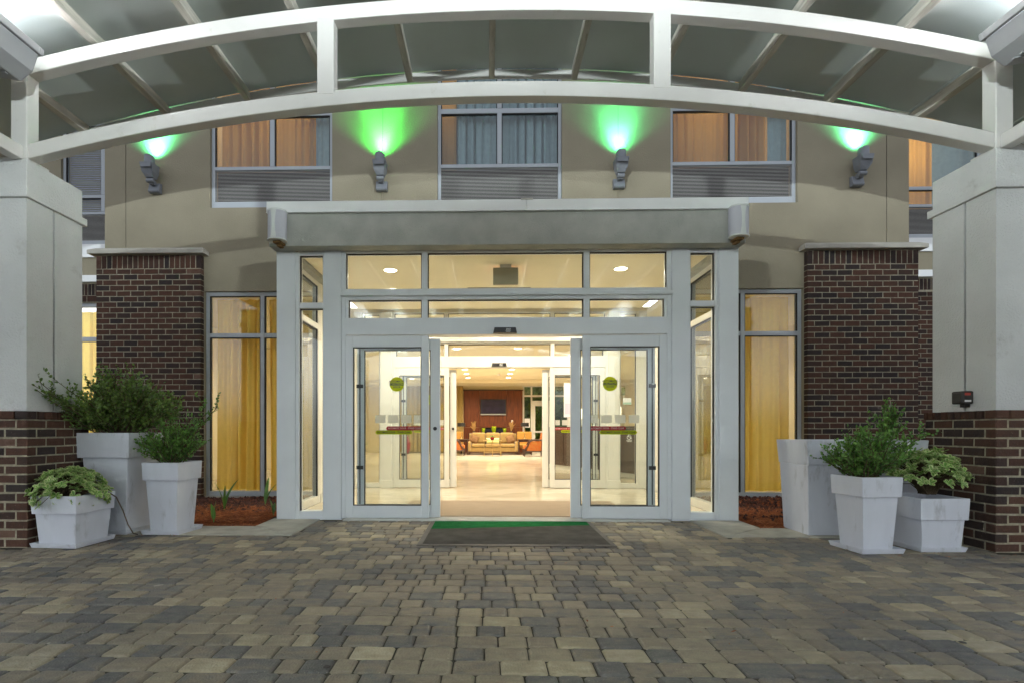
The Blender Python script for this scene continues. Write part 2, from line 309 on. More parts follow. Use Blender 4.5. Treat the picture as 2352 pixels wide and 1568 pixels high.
M['exitred'] = emis('exit_letters', (1.0, 0.10, 0.04), 1.0)
M['floodlens'] = emis('floodlight_lens', (0.88, 0.93, 1.0), 1.5)
M['greenlens'] = emis('green_lens', (0.15, 1.0, 0.35), 3)
# polycarbonate roof sheet, fine flutes across
m, n, l, p = nodes('polycarbonate_roof'); p.inputs['Base Color'].default_value = (0.47, 0.49, 0.50, 1); p.inputs['Roughness'].default_value = 0.28; p.inputs['Specular IOR Level'].default_value = 0.6
tc = n.new('ShaderNodeTexCoord'); mp = n.new('ShaderNodeMapping'); mp.inputs['Scale'].default_value = (1.2, 160, 1.2); l.new(tc.outputs['Object'], mp.inputs[0])
tx = n.new('ShaderNodeTexNoise'); tx.inputs['Scale'].default_value = 1.0; tx.inputs['Detail'].default_value = 3; l.new(mp.outputs[0], tx.inputs['Vector'])
bp = n.new('ShaderNodeBump'); bp.inputs['Strength'].default_value = 0.35; bp.inputs['Distance'].default_value = 0.004; l.new(tx.outputs[0], bp.inputs['Height']); l.new(bp.outputs[0], p.inputs['Normal'])
t2 = n.new('ShaderNodeTexNoise'); t2.inputs['Scale'].default_value = 1.1; t2.inputs['Detail'].default_value = 4; l.new(tc.outputs['Object'], t2.inputs['Vector'])
cr = n.new('ShaderNodeValToRGB'); cr.color_ramp.elements[0].color = (0.39, 0.435, 0.405, 1); cr.color_ramp.elements[1].color = (0.60, 0.645, 0.615, 1); l.new(t2.outputs[0], cr.inputs[0]); l.new(cr.outputs[0], p.inputs['Base Color'])  # green glow of the wall lights tinted faintly into the sheet colour
ts = n.new('ShaderNodeBsdfTranslucent'); l.new(cr.outputs[0], ts.inputs[0]); mxs = n.new('ShaderNodeMixShader'); mxs.inputs[0].default_value = .30
l.new(p.outputs[0], mxs.inputs[1]); l.new(ts.outputs[0], mxs.inputs[2]); l.new(mxs.outputs[0], n['Material Output'].inputs[0])
M['roof'] = m

CX = 0.19          # axis of the entrance
KX = 0.125         # axis of the canopy
VX = 0.21          # axis of the doors
YF = 8.0           # facade plane
YD = 6.25          # vestibule front plane
YI = 9.53          # inner doors
YP = 4.72          # canopy pillars, truss

# ============================================================ GROUND
tag(B('ground', M['asphalt'], None, -60, 60, -60, 90, -0.30, -0.06), kind='structure')
drive = tag(B('driveway_paving', M['sand'], None, -9.5, 9.9, -3.0, 6.25, -0.055, -0.011), kind='structure')
def paver_mesh(mb, x0, x1, y0, y1, z, tone, rnd):
    c = 0.012; ch = 0.011
    def ring(i, zz, ex=0.0):
        a, b, e, d = x0+i, x1-i, y0+i, y1-i; k = c
        return [(a+k,e,zz),(b-k,e,zz),(b,e+k,zz),(b,d-k,zz),(b-k,d,zz),(a+k,d,zz),(a,d-k,zz),(a,e+k,zz)]
    tx, ty = rnd.uniform(-.012, .012), rnd.uniform(-.012, .012); cx, cy = (x0+x1)/2, (y0+y1)/2
    vs = ring(0, z-0.05)+ring(0, z-ch)+ring(ch*0.45, z-ch*0.3)+ring(ch*1.3, z)
    vs = [(X+rnd.uniform(-.0015, .0015), Y+rnd.uniform(-.0015, .0015), Z+tx*(X-cx)+ty*(Y-cy)) for X, Y, Z in vs]
    fs = []
    for k in range(3):
        for i in range(8): fs.append((k*8+i, k*8+(i+1) % 8, (k+1)*8+(i+1) % 8, (k+1)*8+i))
    fs.append(tuple(range(24, 32)))
    mb.add(vs, fs, 0, tone)
rnd = random.Random(11)
PITCH = 0.145
pavers = []
y = -2.9; r = 0
PAD_IN, PAD_OUT, CY0, CY1 = 2.20, 2.79, 5.31, 5.79
while y < 6.17:
    x = -9.4 - rnd.uniform(0, .2)
    while x < 9.8:
        L = rnd.choice((0.102, 0.140, 0.140, 0.142, 0.208, 0.208)) + rnd.uniform(-.004, .004)
        x0, x1 = x, x+L; x = x1+0.0060
        y1 = min(y+PITCH-0.0060, 6.165)
        if y1 > CY0-0.004:
            if y < CY0-0.03 and (x1 < CX-PAD_IN or x0 > CX+PAD_IN): y1 = CY0-0.005
            elif x1 < CX-PAD_IN-.04 or x0 > CX+PAD_IN+.04: continue
            else: x0 = max(x0, CX-PAD_IN+0.006); x1 = min(x1, CX+PAD_IN-0.006)
            if x1-x0 < 0.04: continue
        # keep clear of the pillar footings
        if y1 > YP-0.05 and (x1 < KX-4.31 or x0 > KX+4.31) and (x0 > KX-5.3 and x1 < KX+5.3): continue
        t = rnd.random(); t = 0.16+0.30*t if rnd.random() < 0.45 else (0.42+0.22*rnd.random() if rnd.random() < 0.62 else (0.08+0.1*rnd.random() if rnd.random() < 0.4 else 0.72+0.2*rnd.random()))
        pavers.append((x0, x1, y, y1, rnd.uniform(-.0025, .0025), t))
    y += PITCH; r += 1
def paver_size(p):
    cx, cy = (p[0]+p[1])/2, (p[2]+p[3])/2
    if cy < 2.28: return 0
    u = (cx*math.cos(R(1.25))+cy*math.sin(R(1.25)))/cy*1203+1094
    if u < 20 or u > 2330: return 0
    return (p[1]-p[0])*(p[3]-p[2])/cy**3
order = sorted(pavers, key=paver_size, reverse=True)
for p in order[:300]:
    mb = MB(); paver_mesh(mb, *p, rnd); mb.build('paver', M['paver'], drive, org=((p[0]+p[1])/2, (p[2]+p[3])/2, 0))
mb = MB()
for p in order[300:]: paver_mesh(mb, *p, rnd)
tag(mb.build('paver_field', M['paver'], drive), kind='stuff')

# gum spots trodden into the paving, and leaf litter blown against the planters
gs = MB(); rg = random.Random(4)
for x, y in ((-1.27, 3.27), (-.73, 2.36), (-1.9, 2.75), (1.6, 3.4), (2.4, 2.7), (.4, 3.9)):
    gs.lathe([(.017, 0), (.014, .0018)], (x, y, .0045), 12)
tag(gs.build('gum_spot', M['black2'], drive), kind='stuff')
lt = MB()
for k in range(150):
    if k < 60: x, y = rg.gauss(3.8, .35), rg.uniform(4.45, 4.75)
    elif k < 110: x, y = rg.gauss(-3.6, .4), rg.uniform(4.6, 5.28)
    else: x, y = rg.uniform(-4, 4.2), rg.uniform(2.3, 5.2)
    a = rg.uniform(0, 6.28); q = rg.uniform(.006, .018); u = Vector((math.cos(a), math.sin(a), rg.uniform(-.1, .3)))*q; v = Vector((-math.sin(a), math.cos(a), .1))*q*.35; c = Vector((x, y, .010))
    lt.add([c-u, c-v, c+u, c+v], [(0, 1, 2, 3)], 0, rg.random())
tag(lt.build('leaf_litter', M['straw']), kind='stuff')
# concrete borders of the two planting beds: strip and pad, mitred
for s in (-1, 1):
    bd = tag(MB().build('concrete_border', M['concrete']), kind='structure') if False else None
    cb = bpy.data.objects.new('concrete_border', None); COL.objects.link(cb); cb['kind'] = 'structure'; WL[cb.name] = Vector((0,0,0))
    X = lambda d: CX+s*d
    g = 0.004
    MB().prism([(X(PAD_IN+g), CY0+g), (X(PAD_OUT), CY1-g), (X(4.6), CY1-g), (X(4.6), CY0)], 'z', -0.06, 0.004).build('strip_slab', M['concrete'], cb, bevel=0.008, fix=True)
    MB().prism([(X(PAD_IN), CY0+3*g), (X(PAD_IN), 6.33), (X(PAD_OUT-g), 6.33), (X(PAD_OUT-g), CY1)], 'z', -0.06, 0.005).build('pad_slab', M['concrete'], cb, bevel=0.008, fix=True)

# ============================================================ HOTEL FACADE
hotel = thing('hotel_building', 'taupe stucco hotel facade with paired windows above the entrance', 'building', (CX, YF, 0))
TH = 0.22
def wallbox(x0, x1, z0, z1, m='stucco', y=YF, th=TH, name='wall_panel', par=None):
    return B(name, M[m], par or hotel, x0, x1, y, y+th, z0, z1)
W2 = (4.49, 6.78); WW = 0.95; WC = (CX-3.53, CX-0.01, CX+3.53)
XL, XR = CX-6.13, CX+6.13
GX = (2.62, 4.57); GZ = 3.20
cols = [XL] + [q for c in WC for q in (c-WW, c+WW)] + [XR]
for i in range(0, 8, 2):
    # one vertical control joint near each end of the wall
    a, b = cols[i], cols[i+1]
    if i in (0, 6):
        j = CX-5.80 if i == 0 else CX+5.80
        wallbox(a, j-0.006, W2[0], W2[1]); wallbox(j+0.006, b, W2[0], W2[1]); B('control_joint', M['joint'], hotel, j-0.006, j+0.006, YF+0.012, YF+0.1, GZ, W2[1])
    elif i in (2, 4):
        j = CX-1.80 if i == 2 else CX+1.79
        wallbox(a, j-0.003, W2[0], W2[1]); wallbox(j+0.003, b, W2[0], W2[1]); B('control_joint', M['joint'], hotel, j-0.003, j+0.003, YF+0.006, YF+0.1, 3.7, W2[1])
wallbox(XL, XR, W2[1], 8.2)
for s in (-1, 1):
    a = CX+s*5.806; b = CX+s*6.13; wallbox(min(a, b), max(a, b), GZ, W2[0])
    a = CX+s*2.60; b = CX+s*5.794; wallbox(min(a, b), max(a, b), GZ, W2[0])
    a = CX+s*4.57; b = CX+s*6.13; wallbox(min(a, b), max(a, b), 0, GZ)
    a = CX+s*2.60; b = CX+s*4.57; wallbox(min(a, b), max(a, b), -0.05, 0.05, 'concrete', name='window_sill')
wallbox(CX-2.6, CX+2.6, 3.50, W2[0])

def window(cx, hw, y, z0, zl0, zl1, zr, zp, zr2, ztop, name='window', par=hotel, blinds=False, m='alu_win', mull=0.0):
    w_ = part(name, par); fw = 0.05; y0, y1 = y+0.05, y+0.13
    f = MB(); f.box(cx-hw, cx-hw+fw, y0, y1, z0, ztop); f.box(cx+hw-fw, cx+hw, y0, y1, z0, ztop)
    a, b = cx-hw+fw, cx+hw-fw
    f.box(a, b, y0, y1, z0, zl0); f.box(a, b, y0, y1, zl1, zr); f.box(a, b, y0, y1, zp, zr2); f.box(a, b, y0, y1, ztop-fw, ztop)
    f.box(cx+mull-0.035, cx+mull+0.035, y0-0.004, y1, zr, zp); f.box(cx+mull-0.035, cx+mull+0.035, y0-0.004, y1, zr2, ztop-fw)
    f.build('frame', M[m], w_, bevel=0.004)
    gk = MB()
    for (p, q, u, v) in ((a, cx+mull-.035, zr, zp), (cx+mull+.035, b, zr, zp), (a, cx+mull-.035, zr2, ztop-fw), (cx+mull+.035, b, zr2, ztop-fw)):
        MB().box(p, q, y+.085, y+.091, u, v).build('pane', M['glass'], w_)
        t = 0.013
        gk.box(p, q, y+.062, y+.084, v-t, v); gk.box(p, p+t, y+.062, y+.084, u, v-t); gk.box(q-t, q, y+.062, y+.084, u, v-t)
    gk.build('gasket', M['gasket'], w_)
    nb = 23; lv = MB(); h = (zl1-zl0)/nb
    for k in range(nb):
        zc = zl0+(k+.5)*h
        lv.add([(a, y0+.012, zc-.0085), (b, y0+.012, zc-.0085), (b, y0+.04, zc+.004), (a, y0+.04, zc+.004), (a, y0+.012, zc-.0055+.003), (b, y0+.012, zc-.0055+.003), (b, y0+.04, zc+.009), (a, y0+.04, zc+.009)],
               [(0,3,2,1),(4,5,6,7),(0,1,5,4),(1,2,6,5),(2,3,7,6),(3,0,4,7)])
    tag(lv.build('louvre_slats', M['louvre'], w_), kind='stuff')
    B('duct_back', M['void'], w_, a, b, y+.14, y+.16, zl0, zl1)
    return w_
for c in WC: window(c, WW, YF, W2[0], 4.60, 5.09, 5.145, 5.925, 6.0, W2[1])
# ground-floor windows beside the vestibule
for s in (-1, 1):
    w_ = part('window', hotel); y0, y1 = YF+.05, YF+.14
    a, b = CX+s*4.567, CX+s*2.62; mx = CX+s*3.685
    f = MB()
    def fb(x0, x1, z0, z1, dy=0): f.box(x0, x1, y0-dy, y1, z0, z1)
    fb(a, a-s*.055, .05, GZ); fb(b, b+s*.05, .05, GZ); ia, ib = a-s*.055, b+s*.05
    fb(ia, ib, .05, .12); fb(ia, ib, GZ-.06, GZ); fb(mx-.03, mx+.03, .12, GZ-.06, .003); fb(ia, mx-.03*(-s)*-1 if False else ia, .12, .12)
    for p, q in ((ia, mx+s*.03), (mx-s*.03, ib)): fb(p, q, 2.50, 2.565)
    f.build('frame', M['alu_win'], w_, bevel=0.004)
    gk = MB()
    for p, q in ((ia, mx+s*.03), (mx-s*.03, ib)):
        for u, v in ((.12, 2.50), (2.565, GZ-.06)):
            p_, q_ = min(p, q), max(p, q)
            MB().box(p_, q_, YF+.085, YF+.091, u, v).build('pane', M['glass'], w_)
            t = .014; gk.box(p_, q_, YF+.06, YF+.084, v-t, v); gk.box(p_, p_+t, YF+.06, YF+.084, u, v-t); gk.box(q_-t, q_, YF+.06, YF+.084, u, v-t)
    gk.build('gasket', M['gasket'], w_)
# recessed wings left and right of the main wall
YR = 9.6
for s in (-1, 1):
    e, o_ = CX+s*6.13, CX+s*10.5
    B('return_wall', M['stucco'], hotel, e, e-s*0.2, YF+TH+.002, YR, 0, 8.2)
    lo = lambda z0, z1, m='stucco', yy=YR, x0=e, x1=o_, nm='wall_panel': B(nm, M[m], hotel, min(x0, x1), max(x0, x1), yy, yy+.2, z0, z1)
    lo(6.8, 8.2); lo(3.92, 4.50); B('band_trim', M['coping'], hotel, min(e, o_), max(e, o_), YR-.05, YR, 4.26, 4.50)
    B('ledge_trim', M['coping'], hotel, min(e, o_), max(e, o_), YR-.07, YR+.2, 3.80, 3.92)
    xw = (e-.02, e-2.02) if s < 0 else (e+1.25, e+3.25)
    if s > 0: lo(4.50, 6.8, x0=e, x1=e+1.25)
    window((xw[0]+xw[1])/2, 1.0, YR, 4.50, 4.60, 5.09, 5.14, 5.40, 5.46, 6.8, m='alu_win', mull=-.24 if s < 0 else .3)
    lo(4.50, 6.8, x0=xw[1]); lo(0, 3.80, x0=e+s*2.3, m='mortar')
# small brick soldier head above the left wing window, and the left wing window itself
def brick(mb, x0, x1, y0, y1, z0, z1, tone, rn, face='y'):
    ch = .006; j = lambda k=.0018: rn.uniform(-k, k)
    vs = [(x0,y1,z0),(x1,y1,z0),(x1,y1,z1),(x0,y1,z1), (x0+j(),y0+ch,z0+j()),(x1+j(),y0+ch,z0+j()),(x1+j(),y0+ch,z1+j()),(x0+j(),y0+ch,z1+j()),
          (x0+ch,y0+j(),z0+ch+j()),(x1-ch+j(),y0+j(),z0+ch),(x1-ch,y0+j(),z1-ch+j()),(x0+ch+j(),y0+j(),z1-ch)]
    fs = [(0,1,2,3)[::-1],(4,5,9,8),(5,6,10,9),(6,7,11,10),(7,4,8,11),(8,9,10,11),(0,1,5,4),(1,2,6,5),(2,3,7,6),(3,0,4,7)]
    mb.add(vs, fs, 0, tone)
def btone(rn):
    q = rn.random(); return rn.uniform(.05, .25) if q < .3 else (rn.uniform(.3, .7) if q < .94 else rn.uniform(.85, 1))
rb = random.Random(5)
BRICKC = {}
def brick_obj(parent, x0, x1, y0, y1, z0, z1, name='brick'):
    "one brick as an object; alike bricks share their mesh"
    k = (round(x1-x0, 2), round(y1-y0, 2), round(z1-z0, 3), rb.randrange(7))
    c = ((x0+x1)/2, (y0+y1)/2, (z0+z1)/2)
    if k not in BRICKC:
        mb = MB(); hx, hy, hz = k[0]/2, k[1]/2, k[2]/2
        brick(mb, -hx, hx, -hy, hy, -hz, hz, btone(rb), rb); BRICKC[k] = mb.mesh(name, M['brick'])
    o = bpy.data.objects.new(name, BRICKC[k]); COL.objects.link(o); o.location = c
    if (x1-x0) > .05: o.scale = ((x1-x0)/k[0], 1, 1)
    o.rotation_euler = (0, rb.uniform(-.006, .006), 0); setparent(o, parent); return o
for s in (-1, 1):   # brick face of the wings (seen only in the slot beside the pillars)
    e = CX+s*6.13; a, b = (e-2.0, e-.02) if s < 0 else (e+1.05, e+2.29)
    if s < 0:
        MB().box(a, b, YR+.006, YR+.2, 3.43, 3.80).build('wing_mortar', M['mortar'], hotel)
        x = b-.003
        while x > b-1.8: brick_obj(hotel, x-.058, x, YR, YR+.1, 3.565, 3.775); x -= .068
        x = b
        while x > b-1.8: brick_obj(hotel, x-.205, x, YR, YR+.1, 3.445, 3.555); x -= .217
        w_ = part('window', hotel)
        MB().box(b-1.9, b, YR+.05, YR+.13, 3.36, 3.43).box(b-1.9, b, YR+.05, YR+.13, 2.72, 2.80).box(b-.85, b-.79, YR+.05, YR+.13, .1, 3.36).build('frame', M['alu_win'], w_)
        B('pane', M['glass'], w_, b-1.9, b, YR+.085, YR+.091, .1, 3.36)
    else:
        B('wing_mortar', M['mortar'], hotel, e, b, YR+.006, YR+.2, 0, 3.80)
        x = a+.003
        while x < a+1.1: brick_obj(hotel, x, x+.058, YR, YR+.1, 3.58, 3.785); x += .068
        for r_ in range(42):
            x = a - (.108 if r_ % 2 else 0)
            while x < a+1.1:
                if x+.2 > a+.02: brick_obj(hotel, max(x, a), x+.205, YR, YR+.1, r_*.0845+.006, r_*.0845+.0785)
                x += .217

# ------------------------------------------------------------ brick piers
def brick_pier(xa, xb, label, pitch):
    t = thing('brick_pier', label, 'brick pier', ((xa+xb)/2, 7.95, 0), None)
    yf = 7.91; c = .084; rows = 42; low = MB(); d = .10
    B('mortar_core', M['mortar'], t, xa+.004, xb-.004, yf+.005, YF-.001, 0, 3.735)
    for r_ in range(rows):
        z0, z1 = r_*c+.006, (r_+1)*c-.006
        x = xa if r_ % 2 == 0 else xa-pitch/2
        while x < xb-.02:
            x0, x1 = max(x, xa), min(x+pitch-.012, xb)
            if xb-x1 < .03: x1 = xb
            if x1-x0 > .03:
                if r_ < 7: brick(low, x0, x1, yf+rb.uniform(-.002, .002), yf+.088, z0, z1, btone(rb), rb)
                else: brick_obj(t, x0, x1, yf+rb.uniform(-.002, .002), yf+.088, z0, z1)
            x += pitch
    x = xa
    n = round((xb-xa)/.0815); q = (xb-xa)/n
    for k in range(n): brick_obj(t, xa+k*q+.006*(k > 0), xa+(k+1)*q-.006*(k < n-1), yf, yf+.088, rows*c+.006, rows*c+.204)
    tag(low.build('lower_bricks', M['brick'], t), kind='stuff')
    o = .085
    MB().add([(xa-o, yf-o, 3.74), (xb+o, yf-o, 3.74), (xb+o, YF-.001, 3.74), (xa-o, YF-.001, 3.74), (xa-o, yf-o, 3.80), (xb+o, yf-o, 3.80), (xb+o, YF-.001, 3.80), (xa-o, YF-.001, 3.80),
              (xa-.02, yf+.02, 3.855), (xb+.02, yf+.02, 3.855), (xb+.02, YF-.001, 3.855), (xa-.02, YF-.001, 3.855)],
             [(0,3,2,1),(0,1,5,4),(1,2,6,5),(2,3,7,6),(3,0,4,7),(4,5,9,8),(5,6,10,9),(6,7,11,10),(7,4,8,11),(8,9,10,11)]).build('coping_stone', M['caststone'], t, bevel=.008)
    return t
brick_pier(CX-6.20, CX-4.575, 'dark red brick pier with stone coping left of the entrance, behind the biggest shrub', .2165)
brick_pier(CX+4.575, CX+6.20, 'dark red brick pier with stone coping right of the entrance, behind the long empty trough', .2225)

# ------------------------------------------------------------ guest rooms behind the upper windows, and lobby shell
def inward_room(name, x0, x1, y0, y1, z0, z1, m, open_front=True):
    vs = [(x0,y0,z0),(x1,y0,z0),(x1,y1,z0),(x0,y1,z0),(x0,y0,z1),(x1,y0,z1),(x1,y1,z1),(x0,y1,z1)]
    fs = [(0,1,2,3),(7,6,5,4),(1,5,6,2),(2,6,7,3),(3,7,4,0)]
    o = MB().add(vs, fs).build(name, M[m]); return tag(o, kind='structure')
def lamp(name, kind, loc, energy, col, parent=None, rot=(0,0,0), **k):
    d = bpy.data.lights.new(name, kind); d.energy = energy; d.color = col
    for a, v in k.items(): setattr(d, a, v)
    o = bpy.data.objects.new(name, d); COL.objects.link(o); o.location = loc; o.rotation_euler = rot
    if parent: setparent(o, parent)
    return o
WARM = (1.0, 0.74, 0.44); WARM2 = (1.0, 0.88, 0.69)
for i, c in enumerate(WC):
    inward_room('guest_room', c-1.2, c+1.2, YF+TH+.01, YF+3.2, 4.4, 6.95, 'room')
    lamp('guest_room_lamp', 'POINT', (c+(-.3 if i != 1 else -.95), YF+(1.2 if i != 1 else .75), 6.3), ROOM_W*(1 if i != 1 else .25), WARM, shadow_soft_size=.15)
for s in (-1, 1):
    e = CX+s*6.13; inward_room('guest_room', min(e, e+s*3.4), max(e, e+s*3.4), YR+.22, YR+3, 4.4, 6.95, 'room')
lamp('guest_room_lamp', 'POINT', (CX+6.13+1.55, YR+1.0, 6.2), ROOM_W*1.6, WARM, shadow_soft_size=.15)

# ============================================================ CURTAINS
def curtain(name, label, x0, x1, y, z0, z1, m, folds, amp, seed, cat='curtain', flare=0.0, pleat=True, group=None, hem=0):
    rn = random.Random(seed); nx = max(24, int(folds*14)); nz = 22
    ph = [rn.uniform(0, 6.28) for _ in range(4)]; vs = []; fs = []
    for j in range(nz+1):
        tz = j/nz; z = z0+(z1-z0)*tz
        for i in range(nx+1):
            u = i/nx; a = 2*math.pi*folds*u
            warp = .35*math.sin(a*.37+ph[0]) + .25*math.sin(a*.21+ph[1]+1.6*(1-tz))
            k = amp*(.55+.45*math.sin(a*.13+ph[2]))
            if pleat and tz > .93: k *= .45
            yy = y + k*(math.sin(a+warp*2.2) + .35*math.sin(2*a+ph[3]+1.2*(1-tz))) + flare*(1-tz)**3*math.sin(a*.5+ph[1])
            vs.append((x0+(x1-x0)*u + .3*k*math.cos(a+warp), yy, z + (hem*math.sin(a*.7) if j == 0 else 0)))
    for j in range(nz):
        for i in range(nx):
            b = j*(nx+1)+i; fs.append((b, b+1, b+nx+2, b+nx+1))
    o = MB().add(vs, fs).build(name, M[m], smooth=True, org=((x0+x1)/2, y, z0)); return tag(o, label, cat, group)
yc = YF+.26
curtain('curtain', 'long yellow curtain in the ground-floor window left of the vestibule', CX-4.50, CX-3.70, yc, .12, 3.13, 'curt_gold', 5.6, .08, 1, flare=.03)
curtain('curtain', 'narrow strip of yellow curtain beside the left vestibule post', CX-3.67, CX-2.70, yc, .12, 3.13, 'curt_gold', 5, .08, 2)
curtain('curtain', 'long yellow curtain in the ground-floor window right of the vestibule', CX+3.70, CX+4.50, yc, .12, 3.13, 'curt_gold', 5.2, .08, 3, flare=.03)
curtain('curtain', 'sliver of yellow curtain beside the right vestibule post', CX+2.70, CX+3.67, yc, .12, 3.13, 'curt_gold', 5, .08, 4)
curtain('curtain', 'amber lit curtain in the left upper window', WC[0]-.90, WC[0]+.60, yc+.02, 4.9, 6.75, 'curt_roomlit', 11, .06, 5)
curtain('curtain', 'blue-grey lining strip at the right of the left upper window', WC[0]+.62, WC[0]+.92, yc-.02, 4.9, 6.75, 'curt_teal', 2.5, .035, 6)
curtain('curtain', 'amber curtain strip at the left edge of the middle upper window', WC[1]-.90, WC[1]-.68, yc, 4.9, 6.75, 'curt_roomlit', 1.8, .03, 7)
curtain('curtain', 'blue-grey curtain filling most of the middle upper window', WC[1]-.68, WC[1]+.92, yc-.03, 4.9, 6.75, 'curt_teal', 12, .06, 8)
curtain('curtain', 'amber lit curtain in the right upper window', WC[2]-.92, WC[2]+.60, yc+.02, 4.9, 6.75, 'curt_roomlit', 11, .06, 9)
curtain('curtain', 'blue-grey lining strip at the right of the right upper window', WC[2]+.62, WC[2]+.92, yc-.02, 4.9, 6.75, 'curt_teal', 2.5, .035, 10)
e = CX-6.13
curtain('curtain', 'yellow curtain in the far left slot between pillar and brick pier', e-1.9, e-.02, YR+.3, .12, 3.32, 'curt_gold', 10, .04, 11)
e = CX+6.13
curtain('curtain', 'bright orange curtain in the far right upper wing window', e+1.30, e+1.86, YR+.25, 5.0, 6.75, 'curt_roomlit', 4, .03, 12)
curtain('curtain', 'grey lining curtain in the far right upper wing window', e+1.87, e+3.2, YR+.25, 5.0, 6.75, 'curt_teal', 5, .03, 13)
# blinds in the far left wing window
e = CX-6.13; bl = thing('venetian_blind', 'grey venetian blind in the far left upper wing window', 'blind', (e-1, YR+.2, 5.1))
for zz in [5.16+.042*k for k in range(38)]:
    MB().add([(e-1.98, YR+.17, zz), (e-.03, YR+.17, zz), (e-.03, YR+.205, zz+.032), (e-1.98, YR+.205, zz+.032), (e-1.98, YR+.17, zz+.003), (e-.03, YR+.17, zz+.003), (e-.03, YR+.205, zz+.035), (e-1.98, YR+.205, zz+.035)],
             [(0,3,2,1),(4,5,6,7),(0,1,5,4),(1,2,6,5),(2,3,7,6),(3,0,4,7)]).build('slat', M['blind'], bl)

# ============================================================ VESTIBULE
def sticker_disc(par, x, y, z, r):
    mb = MB(); n_ = 32
    mb.add([(x+r*math.cos(2*math.pi*k/n_), y, z+r*math.sin(2*math.pi*k/n_)) for k in range(n_)], [tuple(range(n_))], 0)
    mb.box(x-r*.985, x+r*.985, y-.0012, y-.0004, z-r*.17, z+r*.19, 1)
    mb.text('AUTOMATIC', r*.37, x, y-.0015, z+r*.39, 1, bold=.02); mb.text('CAUTION', r*.42, x, y-.0022, z+r*.01, 0, bold=.025); mb.text('DOOR', r*.34, x, y-.0015, z-r*.40, 1, bold=.02)
    mb.text('SAFETY', r*.14, x, y-.0015, z+r*.74, 1) if False else None
    return mb.build('caution_sticker', [M['yel'], M['black']], par)
def sticker_arrow(par, x0, x1, y, z0, z1, face, ink):
    h = (z1-z0)/2; mb = MB()
    mb.prism([(x0, z0+h), (x0+h*.8, z0), (x1-h*.8, z0), (x1, z0+h), (x1-h*.8, z1), (x0+h*.8, z1)], 'y', y, y-.0008)
    mb.text('AUTOMATIC DOOR - STAND CLEAR', h*1.22, 0, y-.0016, z0+h, 1, bold=.018)
    # condense the lettering to the length of the arrow
    k0 = 12; xs = [p[0] for p in mb.v[k0:]]; w_ = max(xs)-min(xs); f = (x1-x0-h*2.0)/w_; mid = (x0+x1)/2; c0 = (max(xs)+min(xs))/2
    mb.v[k0:] = [((p[0]-c0)*f+mid, p[1], p[2]) for p in mb.v[k0:]]
    return mb.build('arrow_sticker', [M[face], M[ink]], par, fix=False)
def leaf(par, name, xa, xb, y0, y1, z0, z1, st, tr, br, m, g, rev=False, st2=None):
    d = part(name, par); sb = st2 or st
    f = MB(); f.box(xa, xa+st, y0, y1, z0, z1); f.box(xb-sb, xb, y0, y1, z0, z1); f.box(xa+st, xb-sb, y0+.003, y1-.003, z0, z0+br); f.box(xa+st, xb-sb, y0+.003, y1-.003, z1-tr, z1)
    f.build('frame', M[m], d, bevel=.004)
    k = MB(); a, b = xa+st, xb-sb; t = .009; yy = (y0+y1)/2
    k.box(a, b, yy-.016, yy+.016, z1-tr-t, z1-tr); k.box(a, b, yy-.016, yy+.016, z0+br, z0+br+t); k.box(a, a+t, yy-.016, yy+.016, z0+br+t, z1-tr-t); k.box(b-t, b, yy-.016, yy+.016, z0+br+t, z1-tr-t)
    k.build('gasket', M['gasket'], d)
    B('pane', M[g], d, a, b, yy-.003, yy+.003, z0+br, z1-tr)
    return d
